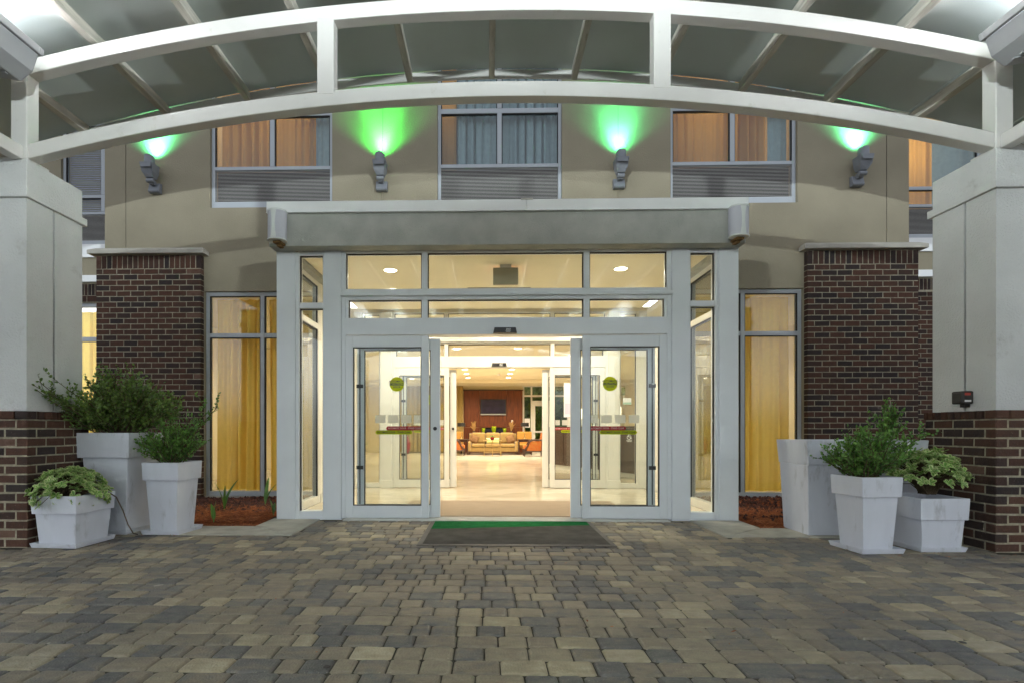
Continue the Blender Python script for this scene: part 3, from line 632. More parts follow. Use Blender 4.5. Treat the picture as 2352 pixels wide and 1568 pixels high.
def glazed_front(root, Y, m, g, outer):
    X = lambda d: VX+d
    YB = Y+.12
    fr = MB()
    def bx(a, b, z0, z1, y0=Y, y1=YB): fr.box(X(min(a, b)), X(max(a, b)), y0, y1, z0, z1)
    top = 3.22
    for s in (-1, 1):
        B('corner_post', M[m], root, *sorted((X(s*2.748), X(s*2.52))), Y-.01, YB+.03, .012, 3.21, bevel=.006)
        B('jamb_post', M[m], root, *sorted((X(s*2.17), X(s*1.965))), Y-.02, YB+.03, .012, 3.21, bevel=.006)
        bx(s*2.52, s*2.476, .015, 3.205); bx(s*2.19, s*2.17, .015, 3.205)
        bx(s*2.476, s*2.19, .015, .098, Y+.004); bx(s*2.476, s*2.19, 2.528, 2.597, Y+.004); bx(s*2.476, s*2.19, 3.163, 3.205, Y+.004)
        bx(s*1.965, s*1.915, .015, 3.205)
    bx(-1.915, 1.915, 3.185, 3.205); bx(-1.915, 1.915, 2.625, 2.755)
    for s in (-1, 1):
        bx(s*.93, s*1.0, 2.755, 3.185, Y-.004); bx(s*.93, s*1.0, 2.405, 2.625, Y-.004); bx(s*1.915, s*1.885, 2.405, 2.625, Y+.006)
    fr.build('frame', M[m], root, bevel=.004)
    B('drip_trim', M[m], root, X(-1.97), X(1.97), Y-.05, Y-.001, 2.665, 2.705, bevel=.004)
    B('door_header', M[m], root, X(-1.915), X(1.915), Y-.012, YB+.06, 2.205, 2.405, bevel=.004)
    gk = MB()
    def pane(a, b, z0, z1):
        a, b = X(min(a, b)), X(max(a, b)); yy = Y+.06
        B('pane', M[g], root, a, b, yy-.003, yy+.003, z0, z1); t = .011
        gk.box(a, b, yy-.03, yy-.004, z1-t, z1); gk.box(a, a+t, yy-.03, yy-.004, z0, z1-t); gk.box(b-t, b, yy-.03, yy-.004, z0, z1-t)
    for s in (-1, 1):
        pane(s*2.476, s*2.19, .098, 2.528); pane(s*2.476, s*2.19, 2.597, 3.163)
        pane(s*1.915, s*1.0, 2.755, 3.185); pane(s*1.885, s*1.0, 2.405, 2.625)
    pane(-.93, .93, 2.755, 3.185); pane(-.93, .93, 2.405, 2.625)
    gk.build('gasket', M['gasket'], root)
    # door sensor over the opening
    se = part('door_sensor', root); sx = X(-.005); zs = 2.212
    MB().prism([(sx-.14, zs), (sx+.14, zs), (sx+.125, zs+.065), (sx-.125, zs+.065)], 'y', Y-.075, Y-.013).build('sensor_housing', M['black'], se, bevel=.004, fix=True)
    MB().text('DCI', .030, sx+.035, Y-.0765, zs+.040, 0, bold=.03, shear=.25).box(sx+.005, sx+.065, Y-.0768, Y-.0758, zs+.018, zs+.022).box(sx+.01, sx+.06, Y-.0768, Y-.0758, zs+.010, zs+.013).build('sensor_lettering', M['whitep'], se)
    B('sensor_eye', M['black2'], se, sx-.11, sx-.055, Y-.082, Y-.0755, zs+.004, zs+.035, bevel=.003)
    # leaves: fixed breakout panels in front, sliding leaves parked behind them
    for s in (-1, 1):
        xo, xi = X(s*1.912), X(s*.915); a, b = min(xo, xi), max(xo, xi)
        d = leaf(root, 'fixed_door_panel', a, b, Y-.010, Y+.035, .022, 2.196, .088 if s < 0 else .09, .135, .145, m, g)
        yy = Y+.0125-.0045
        zc = 1.62; cxs = X(-1.30) if s < 0 else X(1.245)
        sticker_disc(d, cxs, yy, zc, .087)
        if s < 0: ra, rb_, ya, yb = X(-1.43), X(-.985) , X(-1.56), X(-1.112)
        else: ra, rb_, ya, yb = X(.985), X(1.435), X(1.115), X(1.565)
        sticker_arrow(d, ra, rb_, yy, 1.068, 1.116, 'redst', 'pinkp'); sticker_arrow(d, ya, yb, yy-.002, 1.02, 1.068, 'yel', 'black')
        fx = [X(-1.56)+.155*k for k in range(4)] if s < 0 else [X(.975)+.163*k for k in range(4)]
        for k, q in enumerate(fx):
            mb = MB().box(q, q+.125, yy-.0006, yy+.0002, 1.155, 1.25)
            if (s < 0 and k == 3) or (s > 0 and k == 0): mb.text('H', .10, q+.06, yy-.0014, 1.20, 1, shear=.4)
            mb.build('frosted_square', [M['frost'], M['frost2']], d)
        xo, xi = X(s*1.79), X(s*.785); a, b = min(xo, xi), max(xo, xi)
        d2 = leaf(root, 'sliding_door', a, b, Y+.055, Y+.10, .022, 2.17, *((.085, .135, .145, m, g) if s < 0 else (.115, .135, .145, m, g)), st2=.115 if s < 0 else .085)
        # weather strip with catches on the parked stile
        xk = X(s*1.755)
        ws = MB().box(xk-.006, xk+.006, Y+.047, Y+.0545, .18, 2.05)
        for zz in (1.60, .62): ws.box(xk-.04, xk+.04, Y+.040, Y+.0545, zz-.022, zz+.022)
        ws.build('weather_strip', M['black'], d2)
        if s < 0:
            MB().tube([(X(-.845), Y+.030, 1.09), (X(-.845), Y+.0549, 1.09)], [.021, .024], 16).build('lock_cylinder', M['black'], d2)
    return root
vest = thing('entrance_vestibule', 'white framed glass entrance vestibule with open automatic sliding doors', 'entrance', (VX, YD, 0))
glazed_front(vest, YD, 'alu', 'glass', True)
inner = thing('inner_entrance', 'cream framed inner sliding doors between vestibule and lobby', 'entrance', (VX, YI, 0))
glazed_front(inner, YI, 'alu_in', 'glass_in', False)
for s in (-1, 1):  # plinths of the inner pilasters
    B('plinth', M['alu_in'], inner, *sorted((VX+s*2.185, VX+s*1.95)), YI-.045, YI-.021, .012, .16, bevel=.006)
# wheelchair symbol, notice and label on the right inner side light
yy = YI+.055
ic = MB(); ix, iz = VX+2.36, .935
def flat_ring(mb, cx, cz, r0, r1, a0, a1, y, n_=18):
    vs = []
    for k in range(n_+1):
        a = R(a0+(a1-a0)*k/n_); vs += [(cx+r0*math.cos(a), y, cz+r0*math.sin(a)), (cx+r1*math.cos(a), y, cz+r1*math.sin(a))]
    mb.add(vs, [(2*k, 2*k+1, 2*k+3, 2*k+2) for k in range(n_)])
flat_ring(ic, ix, iz, .030, .040, 120, 390, yy); flat_ring(ic, ix-.008, iz+.085, 0, .013, 0, 360, yy)
ic.box(ix-.014, ix-.003, yy-.001, yy, iz+.005, iz+.068).box(ix-.003, ix+.030, yy-.001, yy, iz+.038, iz+.047).box(ix-.003, ix+.036, yy-.001, yy, iz+.004, iz+.014)
ic.box(ix+.026, ix+.036, yy-.001, yy, iz-.028, iz+.004).box(ix+.036, ix+.05, yy-.001, yy, iz-.030, iz-.020)
for k in range(2): ic.box(ix-.05+.015*k, ix+.055-.01*k, yy-.001, yy, iz-.062-.018*k, iz-.054-.018*k)
ic.build('wheelchair_symbol', M['whitep'], inner)
MB().box(VX+2.22, VX+2.29, yy-.001, yy, 1.70, 1.84).text('2008', .030, VX+2.255, yy-.002, 1.72, 1).build('year_label', [mat('olive_label', (0.16, 0.17, 0.03), 0.5), M['black']], inner)
MB().box(VX+2.25, VX+2.40, yy-.001, yy, 1.53, 1.65).box(VX+2.252, VX+2.398, yy-.002, yy-.001, 1.533, 1.57, 1).build('notice', [M['whitep'], mat('pale_green_print', (0.35, 0.55, 0.42), .6)], inner)
MB().box(VX+1.17, VX+1.36, YI+.005, YI+.006, 1.30, 1.92).box(VX+1.19, VX+1.34, YI+.004, YI+.0045, 1.35, 1.55, 1).build('poster', [M['whitep'], M['lilac']], inner)
# fascia, coping, soffit, roof slab, side walls of the vestibule
FX = 2.738
fz0, fz1 = 3.205, 3.60
B('fascia', M['stucco_fascia'], vest, CX-FX, CX+FX+.02, 6.05, 6.24, fz0, fz1, bevel=.006)
for s in (-1, 1):
    q = CX+s*FX+(.02 if s > 0 else 0); B('side_fascia', M['stucco_fascia'], vest, *sorted((q, q-s*.18)), 6.2405, YF-.002, fz0, fz1)
B('soffit_board', M['alu'], vest, VX-2.50, VX+2.50, YD-.008, YD+.16, 3.2225, 3.27)
cz = 3.58
for a, b in ((CX-FX-.02, CX+.25), (CX+.252, CX+FX+.04)):
    MB().prism([(6.02, cz+.010), (6.005, cz), (6.05, cz), (6.05, fz1-.004), (6.05, fz1), (6.3, fz1+.0), (6.3, cz+.15), (6.024, cz+.135)], 'x', a, b).build('coping', M['coping'], vest, bevel=.003, fix=True)
MB().box(CX+.19, CX+.33, 6.012, 6.05, cz+.128, cz+.142).build('coping_splice', M['caststone'], vest, bevel=.004)
for s in (-1, 1):
    q = CX+s*(FX+.02); B('side_coping', M['coping'], vest, *sorted((q, q-s*.25)), 6.301, YF-.003, fz1+.001, cz+.148)
B('roof_slab', M['ceil'], vest, VX-2.55, VX+2.55, 6.4, YI+.3, 3.30, 3.45)
cl = tag(B('vestibule_ceiling', M['ceil'], None, VX-2.55, VX+2.55, YD+.165, YI-.05, 3.25, 3.29), kind='structure')
for s in (-1, 1):
    a, b = sorted((VX+s*2.748, VX+s*2.66))
    sw = part('side_light', vest); y0, y1 = YD+.155, 7.62
    f = MB(); f.box(a, b, y0, y0+.07, .012, 3.2); f.box(a, b, y1-.10, y1, .012, 3.2); f.box(a, b, y0+.07, y1-.1, .012, .12); f.box(a, b, y0+.07, y1-.1, 2.52, 2.60); f.box(a, b, y0+.07, y1-.1, 3.14, 3.2)
    f.build('frame', M['alu_in'], sw, bevel=.004)
    xm = (a+b)/2
    for u, v in ((.12, 2.52), (2.60, 3.14)):
        B('pane', M['glass'], sw, xm-.003, xm+.003, y0+.07, y1-.1, u, v)
        g_ = MB(); xi = VX+s*2.67; xi2 = xi+s*.02
        p_, q_ = sorted((xi, xi2)); g_.box(p_, q_, y0+.07, y0+.085, u, v); g_.box(p_, q_, y1-.115, y1-.1, u, v); g_.box(p_, q_, y0+.085, y1-.115, v-.015, v); g_.build('gasket', M['gasket'], sw)
    B('side_wall', M['white_wall'], vest, a, b, 7.622, YI-.012, .012, 3.24)
    B('skirting', M['alu_in'], vest, *sorted((VX+s*2.66, VX+s*2.648)), 7.625, YI-.02, .012, .14)
B('intercom', M['alu'], vest, VX-2.66, VX-2.635, 7.86, 7.95, 1.18, 1.27); B('keypad', M['sconce'], vest, VX-2.66, VX-2.63, 7.86, 7.95, 1.02, 1.12)
B('sill_plate', M['alu'], vest, VX-2.748, VX-1.965, YD-.008, YD+.13, -.003, .0145); B('sill_plate', M['alu'], vest, VX+1.965, VX+2.748, YD-.008, YD+.13, -.003, .0145)
th_ = part('threshold', vest)
B('plate', M['threshold'], th_, VX-1.93, VX+1.93, 6.17, 6.40, -.02, .012, bevel=.004)
for k in range(5): B('ridge', M['threshold'], th_, VX-1.9, VX+1.9, 6.185+.04*k, 6.197+.04*k, .0115, .017)

# ------------------------------------------------------------ loudspeakers on the fascia
def speaker(x, rot, label):
    t = thing('loudspeaker', label, 'loudspeaker', (x, 6.05, 3.24), 'loudspeakers on the entrance fascia')
    T = Matrix.Translation((x, 5.945, 3.40)) @ Matrix.Rotation(rot, 4, 'Z')
    def arc(r, n_=14, a0=185, a1=355): return [(r*math.cos(R(a0+(a1-a0)*k/n_)), r*.86*math.sin(R(a0+(a1-a0)*k/n_))) for k in range(n_+1)]
    def ext(pts, z0, z1):
        mb = MB(); mb.prism(pts, 'z', z0, z1); mb.v = [tuple(T @ Vector(p)) for p in mb.v]; return mb
    ext(arc(.105)+[(.09, .06), (-.09, .06)], -.155, .155).build('grille', M['speaker'], t, fix=True)
    ext(arc(.110)+[(.094, .064), (-.094, .064)], .156, .172).build('end_cap', M['speaker_w'], t, fix=True)
    ext(arc(.110)+[(.094, .064), (-.094, .064)], -.172, -.156).build('end_cap', M['speaker_w'], t, fix=True)
    mb = MB(); vs = []
    for k in range(13):
        z = -.154+.308*k/12; wd = .019+.016*(2*abs(k/12-.5))**2
        for q in (-1, -.33, .33, 1):
            a = R(270)+q*wd/.105; vs.append(T @ Vector((.107*math.cos(a), .107*.86*math.sin(a), z)))
    mb.add(vs, [(k*4+i, k*4+i+1, k*4+i+5, k*4+i+4) for k in range(12) for i in range(3)]).build('centre_strip', M['speaker_w'], t, smooth=True)
    o = MB().box(-.04, .05, -.03, .105, -.20, -.173).box(-.02, .03, .02, .105, -.225, -.20).build('bracket', M['rust'], t, bevel=.006)
    o.data.transform(T)
speaker(CX-2.60, R(-6), 'grey curved loudspeaker at the left end of the entrance fascia')
speaker(CX+2.63, R(6), 'grey curved loudspeaker at the right end of the entrance fascia')
# ============================================================ CANOPY
def pillar(s, label, yf, d=0.66):
    sgn = s; inner_x = KX+s*4.36; outer_x = KX+s*5.25; a, b = sorted((inner_x, outer_x)); t = thing('canopy_pillar', label, 'pillar', ((a+b)/2, yf+d/2, 0), 'canopy pillars')
    front = yf if yf > 0 else yf+d
    # shaft in two halves with a vertical reveal on the inner face
    ym = yf+d*.46
    B('shaft', M['stucco_pillar'], t, a, b, yf, ym-.012, 1.25, 3.205); B('shaft', M['stucco_pillar'], t, a, b, ym+.012, yf+d, 1.25, 3.205)
    B('reveal', M['joint'], t, a+.02, b-.02, ym-.013, ym+.013, 1.25, 3.2)
    B('cap_band', M['stucco_pillar'], t, a-.032, b+.032, yf-.032, yf+d+.032, 3.20, 3.275, bevel=.006)
    B('cap_block', M['stucco_pillar'], t, a-.002, b+.002, yf-.002, yf+d+.002, 3.276, 3.56, bevel=.006)
    # brick base: rowlock course on running bond
    o = .042; A, Bx, Y0, Y1 = a-o, b+o, yf-o, yf+d+o; c = .0835; rows = 14; bd = .10
    B('mortar_core', M['mortar'], t, A+.005, Bx-.005, Y0+.005, Y1-.005, 0, 1.243)
    return t, A, Bx, Y0, Y1, c, rows, bd
def rot_brick(parent, x, y0, y1, z0, z1, s, d=.095):
    "brick lying along Y on an inner face looking towards -s X"
    k = ('r', round(y1-y0, 2), round(z1-z0, 3), s, rb.randrange(7))
    if k not in BRICKC:
        mb = MB(); L, h = k[1], k[2]
        brick(mb, -L/2, L/2, -d/2, d/2, -h/2, h/2, btone(rb), rb)
        Rm = Matrix.Rotation(R(90) if s < 0 else R(-90), 3, 'Z'); mb.v = [tuple(Rm @ Vector(p)) for p in mb.v]; BRICKC[k] = mb.mesh('brick', M['brick'])
    o = bpy.data.objects.new('brick', BRICKC[k]); COL.objects.link(o); o.location = (x+s*d/2, (y0+y1)/2, (z0+z1)/2)
    if (y1-y0) > .05: o.scale = (1, (y1-y0)/k[1], 1)
    o.rotation_euler = (rb.uniform(-.006, .006), 0, 0); setparent(o, parent)
def pillar_bricks(s, t, A, Bx, Y0, Y1, c, rows, bd):
    gi = .012; pitch = .217
    xin = Bx if s < 0 else A          # inner face
    sg = -1 if s < 0 else 1           # direction from inner face into the pillar
    for r_ in range(rows):
        z0, z1 = r_*c+.006, (r_+1)*c-.006; odd = r_ % 2
        # front run
        p = 0.0 if not odd else bd+gi
        n0 = True
        while p < .88:
            L = pitch-gi
            x0, x1 = xin+sg*p, xin+sg*(p+L)
            brick_obj(t, min(x0, x1), max(x0, x1), Y0, Y0+.095, z0, z1); p += pitch
        # inner run
        q = Y0 if odd else Y0+bd+gi
        while q < Y1-.04:
            q1 = min(q+pitch-gi, Y1)
            if Y1-q1 < .05: q1 = Y1
            rot_brick(t, xin, q, q1, z0, z1, sg); q += pitch
            if q1 == Y1: break
    z0, z1 = rows*c+.006, 1.247; o = .018   # rowlock, slightly proud
    p = .11
    while p < .9:
        x0, x1 = xin+sg*p, xin+sg*(p+.20); brick_obj(t, min(x0, x1), max(x0, x1), Y0-o, Y0+.08, z0, z1); p += .212
    q = Y0+.11
    while q < Y1-.03: rot_brick(t, xin-sg*o, q, min(q+.062, Y1), z0, z1, sg); q += .074
    c0 = sorted((xin-sg*o, xin+sg*.10)); brick_obj(t, c0[0], c0[1], Y0-o, Y0+.08, z0, z1)
for s, lab in ((-1, 'grey stucco canopy pillar on brick base at the left edge of the picture'), (1, 'grey stucco canopy pillar on brick base at the right edge, with a small dark box')):
    pa = pillar(s, lab, YP); pillar_bricks(s, *pa)
for s, lab in ((-1, 'grey stucco pillar carrying the street side of the canopy on the left, behind the viewer'), (1, 'grey stucco pillar carrying the street side of the canopy on the right, behind the viewer')):
    t = pillar(s, lab, -6.0)[0]

canopy = thing('entrance_canopy', 'white arched steel canopy with translucent vaulted roof over the driveway', 'canopy', (KX, YP, 3.56))
HS, RAD = 4.45, None
SAG = 0.54; RAD = (HS*HS+SAG*SAG)/(2*SAG)
def arc_z(dx, ztop): return ztop-(RAD-math.sqrt(RAD*RAD-dx*dx))
def arc_beam(name, ztop, hgt, y0, y1, d0, d1, m, n_=40, par=canopy, bevel=.008):
    vs = []; fs = []
    for k in range(n_+1):
        d = d0+(d1-d0)*k/n_; z = arc_z(d, ztop)
        vs += [(KX+d, y0, z-hgt), (KX+d, y1, z-hgt), (KX+d, y1, z), (KX+d, y0, z)]
    for k in range(n_):
        for i in range(4): fs.append((k*4+i, k*4+(i+1) % 4, (k+1)*4+(i+1) % 4, (k+1)*4+i))
    fs += [(3,2,1,0), tuple(range(n_*4, n_*4+4))]
    return MB().add(vs, fs).build(name, M[m], par, bevel=bevel, fix=True)
ZL, ZU = 4.22, 4.995; CH = .135
for yt in (YP, -5.6):
    y0, y1 = yt+.012, yt+.130
    arc_beam('lower_chord', ZL, CH, y0, y1, -HS+.09, HS-.09, 'white_steel')
    arc_beam('upper_chord', ZU, CH, y0, y1, -HS+.09, HS-.09, 'white_steel')
    for q in (-1.60, 1.44):
        B('web_post', M['white_steel'], canopy, KX+q-.076, KX+q+.076, yt+.008, yt+.134, arc_z(q, ZL)-.03, arc_z(q, ZU)-CH+.03, bevel=.006)
    for s in (-1, 1):
        B('end_post', M['white_steel'], canopy, *sorted((KX+s*(HS+.06), KX+s*(HS-.09))), yt, yt+.135, 3.561, arc_z(HS, ZU)-.02, bevel=.008)
        B('base_plate', M['white_steel'], canopy, *sorted((KX+s*(HS+.14), KX+s*(HS-.088))), yt+.004, yt+.25, 3.5612, 3.576)
for s in (-1, 1):
    x0, x1 = sorted((KX+s*(HS+.05), KX+s*(HS-.06)))
    for zt in (arc_z(HS, ZL)-.005, arc_z(HS, ZU)-.01):
        B('side_beam', M['white_steel'], canopy, x0, x1, -5.46, YP-.002, zt-CH+.01, zt, bevel=.008)
PH = .125; YB = 5.88; YFR = -6.2
PUR = [k*.92 for k in range(-6, 7)]
for d in PUR:
    z = arc_z(d, ZU) if abs(d) < 5.6 else arc_z(5.6, ZU)
    tilt = math.asin(d/RAD); T = Matrix.Translation((KX+d-.08, 0, z+.004)) @ Matrix.Rotation(tilt, 4, 'Y')
    mb = MB(); mb.box(-.032, .032, YFR+.1, YB, 0, PH, M=T); mb.build('purlin', M['old_steel'], canopy, bevel=.004)
for i in range(-7, 7):
    d0, d1 = i*.92+.006-.08, (i+1)*.92-.006-.08; vs = []; fs = []; n_ = 8
    d0, d1 = max(d0, -6.0), min(d1, 6.0)
    if d1-d0 < .05: continue
    for k in range(n_+1):
        d = d0+(d1-d0)*k/n_; z = arc_z(d, ZU+PH+.010)
        vs += [(KX+d, YFR, z), (KX+d, YB+.015, z), (KX+d, YB+.015, z+.016), (KX+d, YFR, z+.016)]
    for k in range(n_):
        for q in range(4): fs.append((k*4+q, k*4+(q+1) % 4, (k+1)*4+(q+1) % 4, (k+1)*4+q))
    fs += [(3,2,1,0), tuple(range(n_*4, n_*4+4))]
    MB().add(vs, fs).build('roof_panel', M['roof'], canopy, fix=True)
arc_beam('rear_fascia', ZU+PH+.006, .10, YB+.018, YB+.045, -6.0, 6.0, 'white_steel')
arc_beam('front_fascia', ZU+PH+.006, .16, YFR-.03, YFR-.003, -6.0, 6.0, 'white_steel')

# ------------------------------------------------------------ floodlights uplighting the vault
def floodlight(s, y, sy, label, power):
    x = KX+s*4.29
    t = thing('floodlight', label, 'floodlight', (x, y, 4.14), 'floodlights uplighting the canopy')
    zc = 4.12; L = .30
    prof = [(-.24, .255), (-.22, .06), (-.16, .0), (.10, .0), (.19, .10), (.215, .255)]
    tilt = R(10)*-s
    T = Matrix.Translation((x, y, zc)) @ Matrix.Rotation(tilt, 4, 'Y')
    def put(mb, name, m, **k):
        mb.v = [tuple(T @ Vector(p)) for p in mb.v]; return mb.build(name, M[m], t, **k)
    pr = [(-s*p, q) for p, q in prof]
    put(MB().prism(pr, 'y', -L, L), 'housing', 'flood', bevel=.012, fix=True)
    rim = MB()
    a, b = sorted((s*.262, -s*.238))
    rim.box(a, b, -L-.02, -L+.02, .256, .315); rim.box(a, b, L-.02, L+.02, .256, .315); rim.box(a, a+.04, -L+.02, L-.02, .256, .315); rim.box(b-.04, b, -L+.02, L-.02, .256, .315)
    put(rim, 'lens_rim', 'flood', bevel=.006)
    put(MB().box(a+.042, b-.042, -L+.022, L-.022, .262, .272), 'lens', 'floodlens')
    v_ = MB()
    for k in range(7): v_.box(-.14, .08, -L+.08+.065*k, -L+.105+.065*k, -.008, .004)
    if s < 0: pass
    put(v_, 'vent_fins', 'flood')
    MB().box(*sorted((x+s*.05, x+s*.12)), y-.04, y+.04, zc-.22, zc+.02).box(*sorted((x+s*.05, x+s*.22)), y-.04, y+.04, zc-.26, zc-.22).build('bracket', M['flood'], t)
    p = T @ Vector((0, 0, .30))
    ax = Vector((-s*(.42 if y < 0 else 1.0), sy*.12 if y < 0 else -.35, .9 if y < 0 else .16)).normalized()
    rot = (-ax).to_track_quat('Z', 'Y').to_euler()
    d = lamp('floodlight_lamp', 'AREA', p, power, (.88, .97, 1.0) if y < 0 else (.97, .93, 1.0), t, rot); d.data.shape = 'RECTANGLE'; d.data.size = .36; d.data.size_y = .46; d.data.spread = R(165 if y < 0 else 130)
floodlight(-1, 4.18, 0, 'grey floodlight housing under the vault at the top left corner', FLOOD_W)
floodlight(1, 4.18, 0, 'grey floodlight housing under the vault at the top right corner', FLOOD_W)
floodlight(-1, -5.0, .5, 'grey floodlight on the street side of the canopy, left, behind the viewer', STREET_FLOOD_W)
floodlight(1, -5.0, .5, 'grey floodlight on the street side of the canopy, right, behind the viewer', STREET_FLOOD_W)

# ------------------------------------------------------------ wall sconces with green light
def sconce(x, label, col, pw, cone):
    t = thing('wall_light', label, 'wall light', (x, YF, 4.70), 'green up-lights on the facade')
    MB().prism([(YF-.001, 4.70), (YF-.075, 4.70), (YF-.095, 4.72), (YF-.060, 4.845), (YF-.001, 4.86)], 'x', x-.085, x+.085).build('wall_box', M['sconce'], t, bevel=.008, fix=True)
    MB().box(x-.032, x+.032, YF-.15, YF-.06, 4.80, 4.87).tube([(x-.055, YF-.16, 4.845), (x+.055, YF-.16, 4.845)], .032, 14).build('knuckle', M['sconce'], t, bevel=.004)
    prof = [(x-.055, 4.88), (x+.055, 4.88), (x+.085, 4.95), (x+.10, 5.08), (x-.10, 5.08), (x-.085, 4.95)]
    vs = [(p, YF-.275+(.09 if z < 4.9 else .03 if z < 5 else 0), z) for p, z in prof]+[(p, YF-.085, z) for p, z in prof]
    n_ = 6
    MB().add(vs, [tuple(range(n_)), tuple(reversed(range(n_, 2*n_)))]+[(i, i+n_, (i+1) % n_+n_, (i+1) % n_) for i in range(n_)]).build('lamp_body', M['sconce'], t, bevel=.008, fix=True)
    MB().box(x-.078, x+.078, YF-.279, YF-.274, 5.0, 5.06).build('visor', M['sconce'], t, bevel=.002)
    c = (x, YF-.18, 5.08); n_ = 20; mb = MB(); vs = []
    for r_, z in ((.072, 0), (.072, .125), (.064, .125), (.064, .02)):
        for k in range(n_):
            a = 2*math.pi*k/n_; vs.append((c[0]+r_*math.cos(a), c[1]+r_*math.sin(a), c[2]+z-(.03*(1+math.sin(a))*.5 if z > .1 else 0)))
    mb.add(vs, [(j*n_+k, j*n_+(k+1) % n_, (j+1)*n_+(k+1) % n_, (j+1)*n_+k) for j in range(3) for k in range(n_)]).build('snoot', M['sconce'], t, smooth=True)
    MB().lathe([(.0635, .021), (.0635, .03)], c, 16).build('lens', M['greenlens'], t)
    d = lamp('wall_light_lamp', 'SPOT', (x, YF-.135, 5.215), GREEN_W*pw, col, t, (R(180-11), 0, 0)); d.data.spot_size = R(cone); d.data.spot_blend = 1.0; d.data.shadow_soft_size = .06
    d = lamp('wall_light_spill', 'SPOT', (x, YF-.15, 5.215), GREEN_W*pw*.35, col, t, (R(180-6), 0, 0)); d.data.spot_size = R(125); d.data.spot_blend = 1; d.data.shadow_soft_size = .06
sconce(CX-5.31, 'grey up-light with mint green beam at the far left of the facade', (.10, 1, .40), 1.2, 86)
sconce(CX-1.805, 'grey up-light with the brightest green beam, left of the middle window', (.05, 1, .09), 2.0, 64)
sconce(CX+1.79, 'grey up-light with mint green beam right of the middle window', (.08, 1, .33), 1.2, 72)
sconce(CX+5.33, 'grey up-light with mint green beam at the far right of the facade', (.11, 1, .42), 1.2, 86)
# conduits below the two middle lights
for x, lab in ((CX-1.805, 'thin conduit below the brightest green wall light'), (CX+1.79, 'thin conduit below the wall light right of the middle window')):
    tag(MB().tube([(x, YF-.012, 3.74), (x, YF-.012, 4.70)], .010, 8).build('conduit', M['stucco']), lab, 'conduit')
# dark call box on the inner face of the right pillar
cbx = thing('call_box', 'small dark brown box with red label on the right pillar', 'control box', (KX+4.36, 4.99, 1.30))
xw = KX+4.36
B('housing', M['black2'], cbx, xw-.095, xw-.001, 4.93, 5.06, 1.315, 1.435, bevel=.012)
B('cover', M['black'], cbx, xw-.10, xw-.09, 4.945, 5.045, 1.33, 1.42, bevel=.004)
MB().box(xw-.085, xw-.035, 4.925, 4.9295, 1.395, 1.418).build('red_label', M['red'], cbx)
MB().box(xw-.085, xw-.030, 4.925, 4.9295, 1.335, 1.352).build('white_label', M['whitep'], cbx)
B('conduit_stub', M['black2'], cbx, xw-.05, xw-.001, 4.97, 5.02, 1.285, 1.3148)

# ============================================================ MAT
mt = thing('door_mat', 'charcoal door mat with a green wedge in front of the open doors', 'mat', (CX+.07, 5.47, 0))
a, b, y0, y1 = CX-.85, CX+1.0, 4.83, 6.11; g = .05
pts = lambda i: [(a+i-.0, y0+i), (b-i, y0+i), (b-i, y1-i*.3), (a+i, y1-i*.3)]
def ring_prism(o_, i_, z0, z1, zi):
    mb = MB(); vs = [(p[0], p[1], z0) for p in o_]+[(p[0], p[1], z1) for p in o_]+[(p[0], p[1], zi) for p in i_]+[(p[0], p[1], z0) for p in i_]
    fs = []
    for k in range(3):
        for i in range(4): fs.append((k*4+i, k*4+(i+1) % 4, (k+1)*4+(i+1) % 4, (k+1)*4+i))
    return mb.add(vs, fs)
ring_prism(pts(0), pts(g), .003, .007, .013).build('rubber_border', M['rubber'], mt, fix=True)
q = pts(g); yl, yr = 5.62, 5.87
MB().prism([q[0], q[1], (q[1][0], yr), (q[0][0], yl)], 'z', .004, .0125).build('grey_field', M['mat_grey'], mt, fix=True)
MB().prism([(q[0][0], yl+.001), (q[1][0], yr+.001), q[2], q[3]], 'z', .004, .0128).build('green_wedge', M['mat_green'], mt, fix=True)

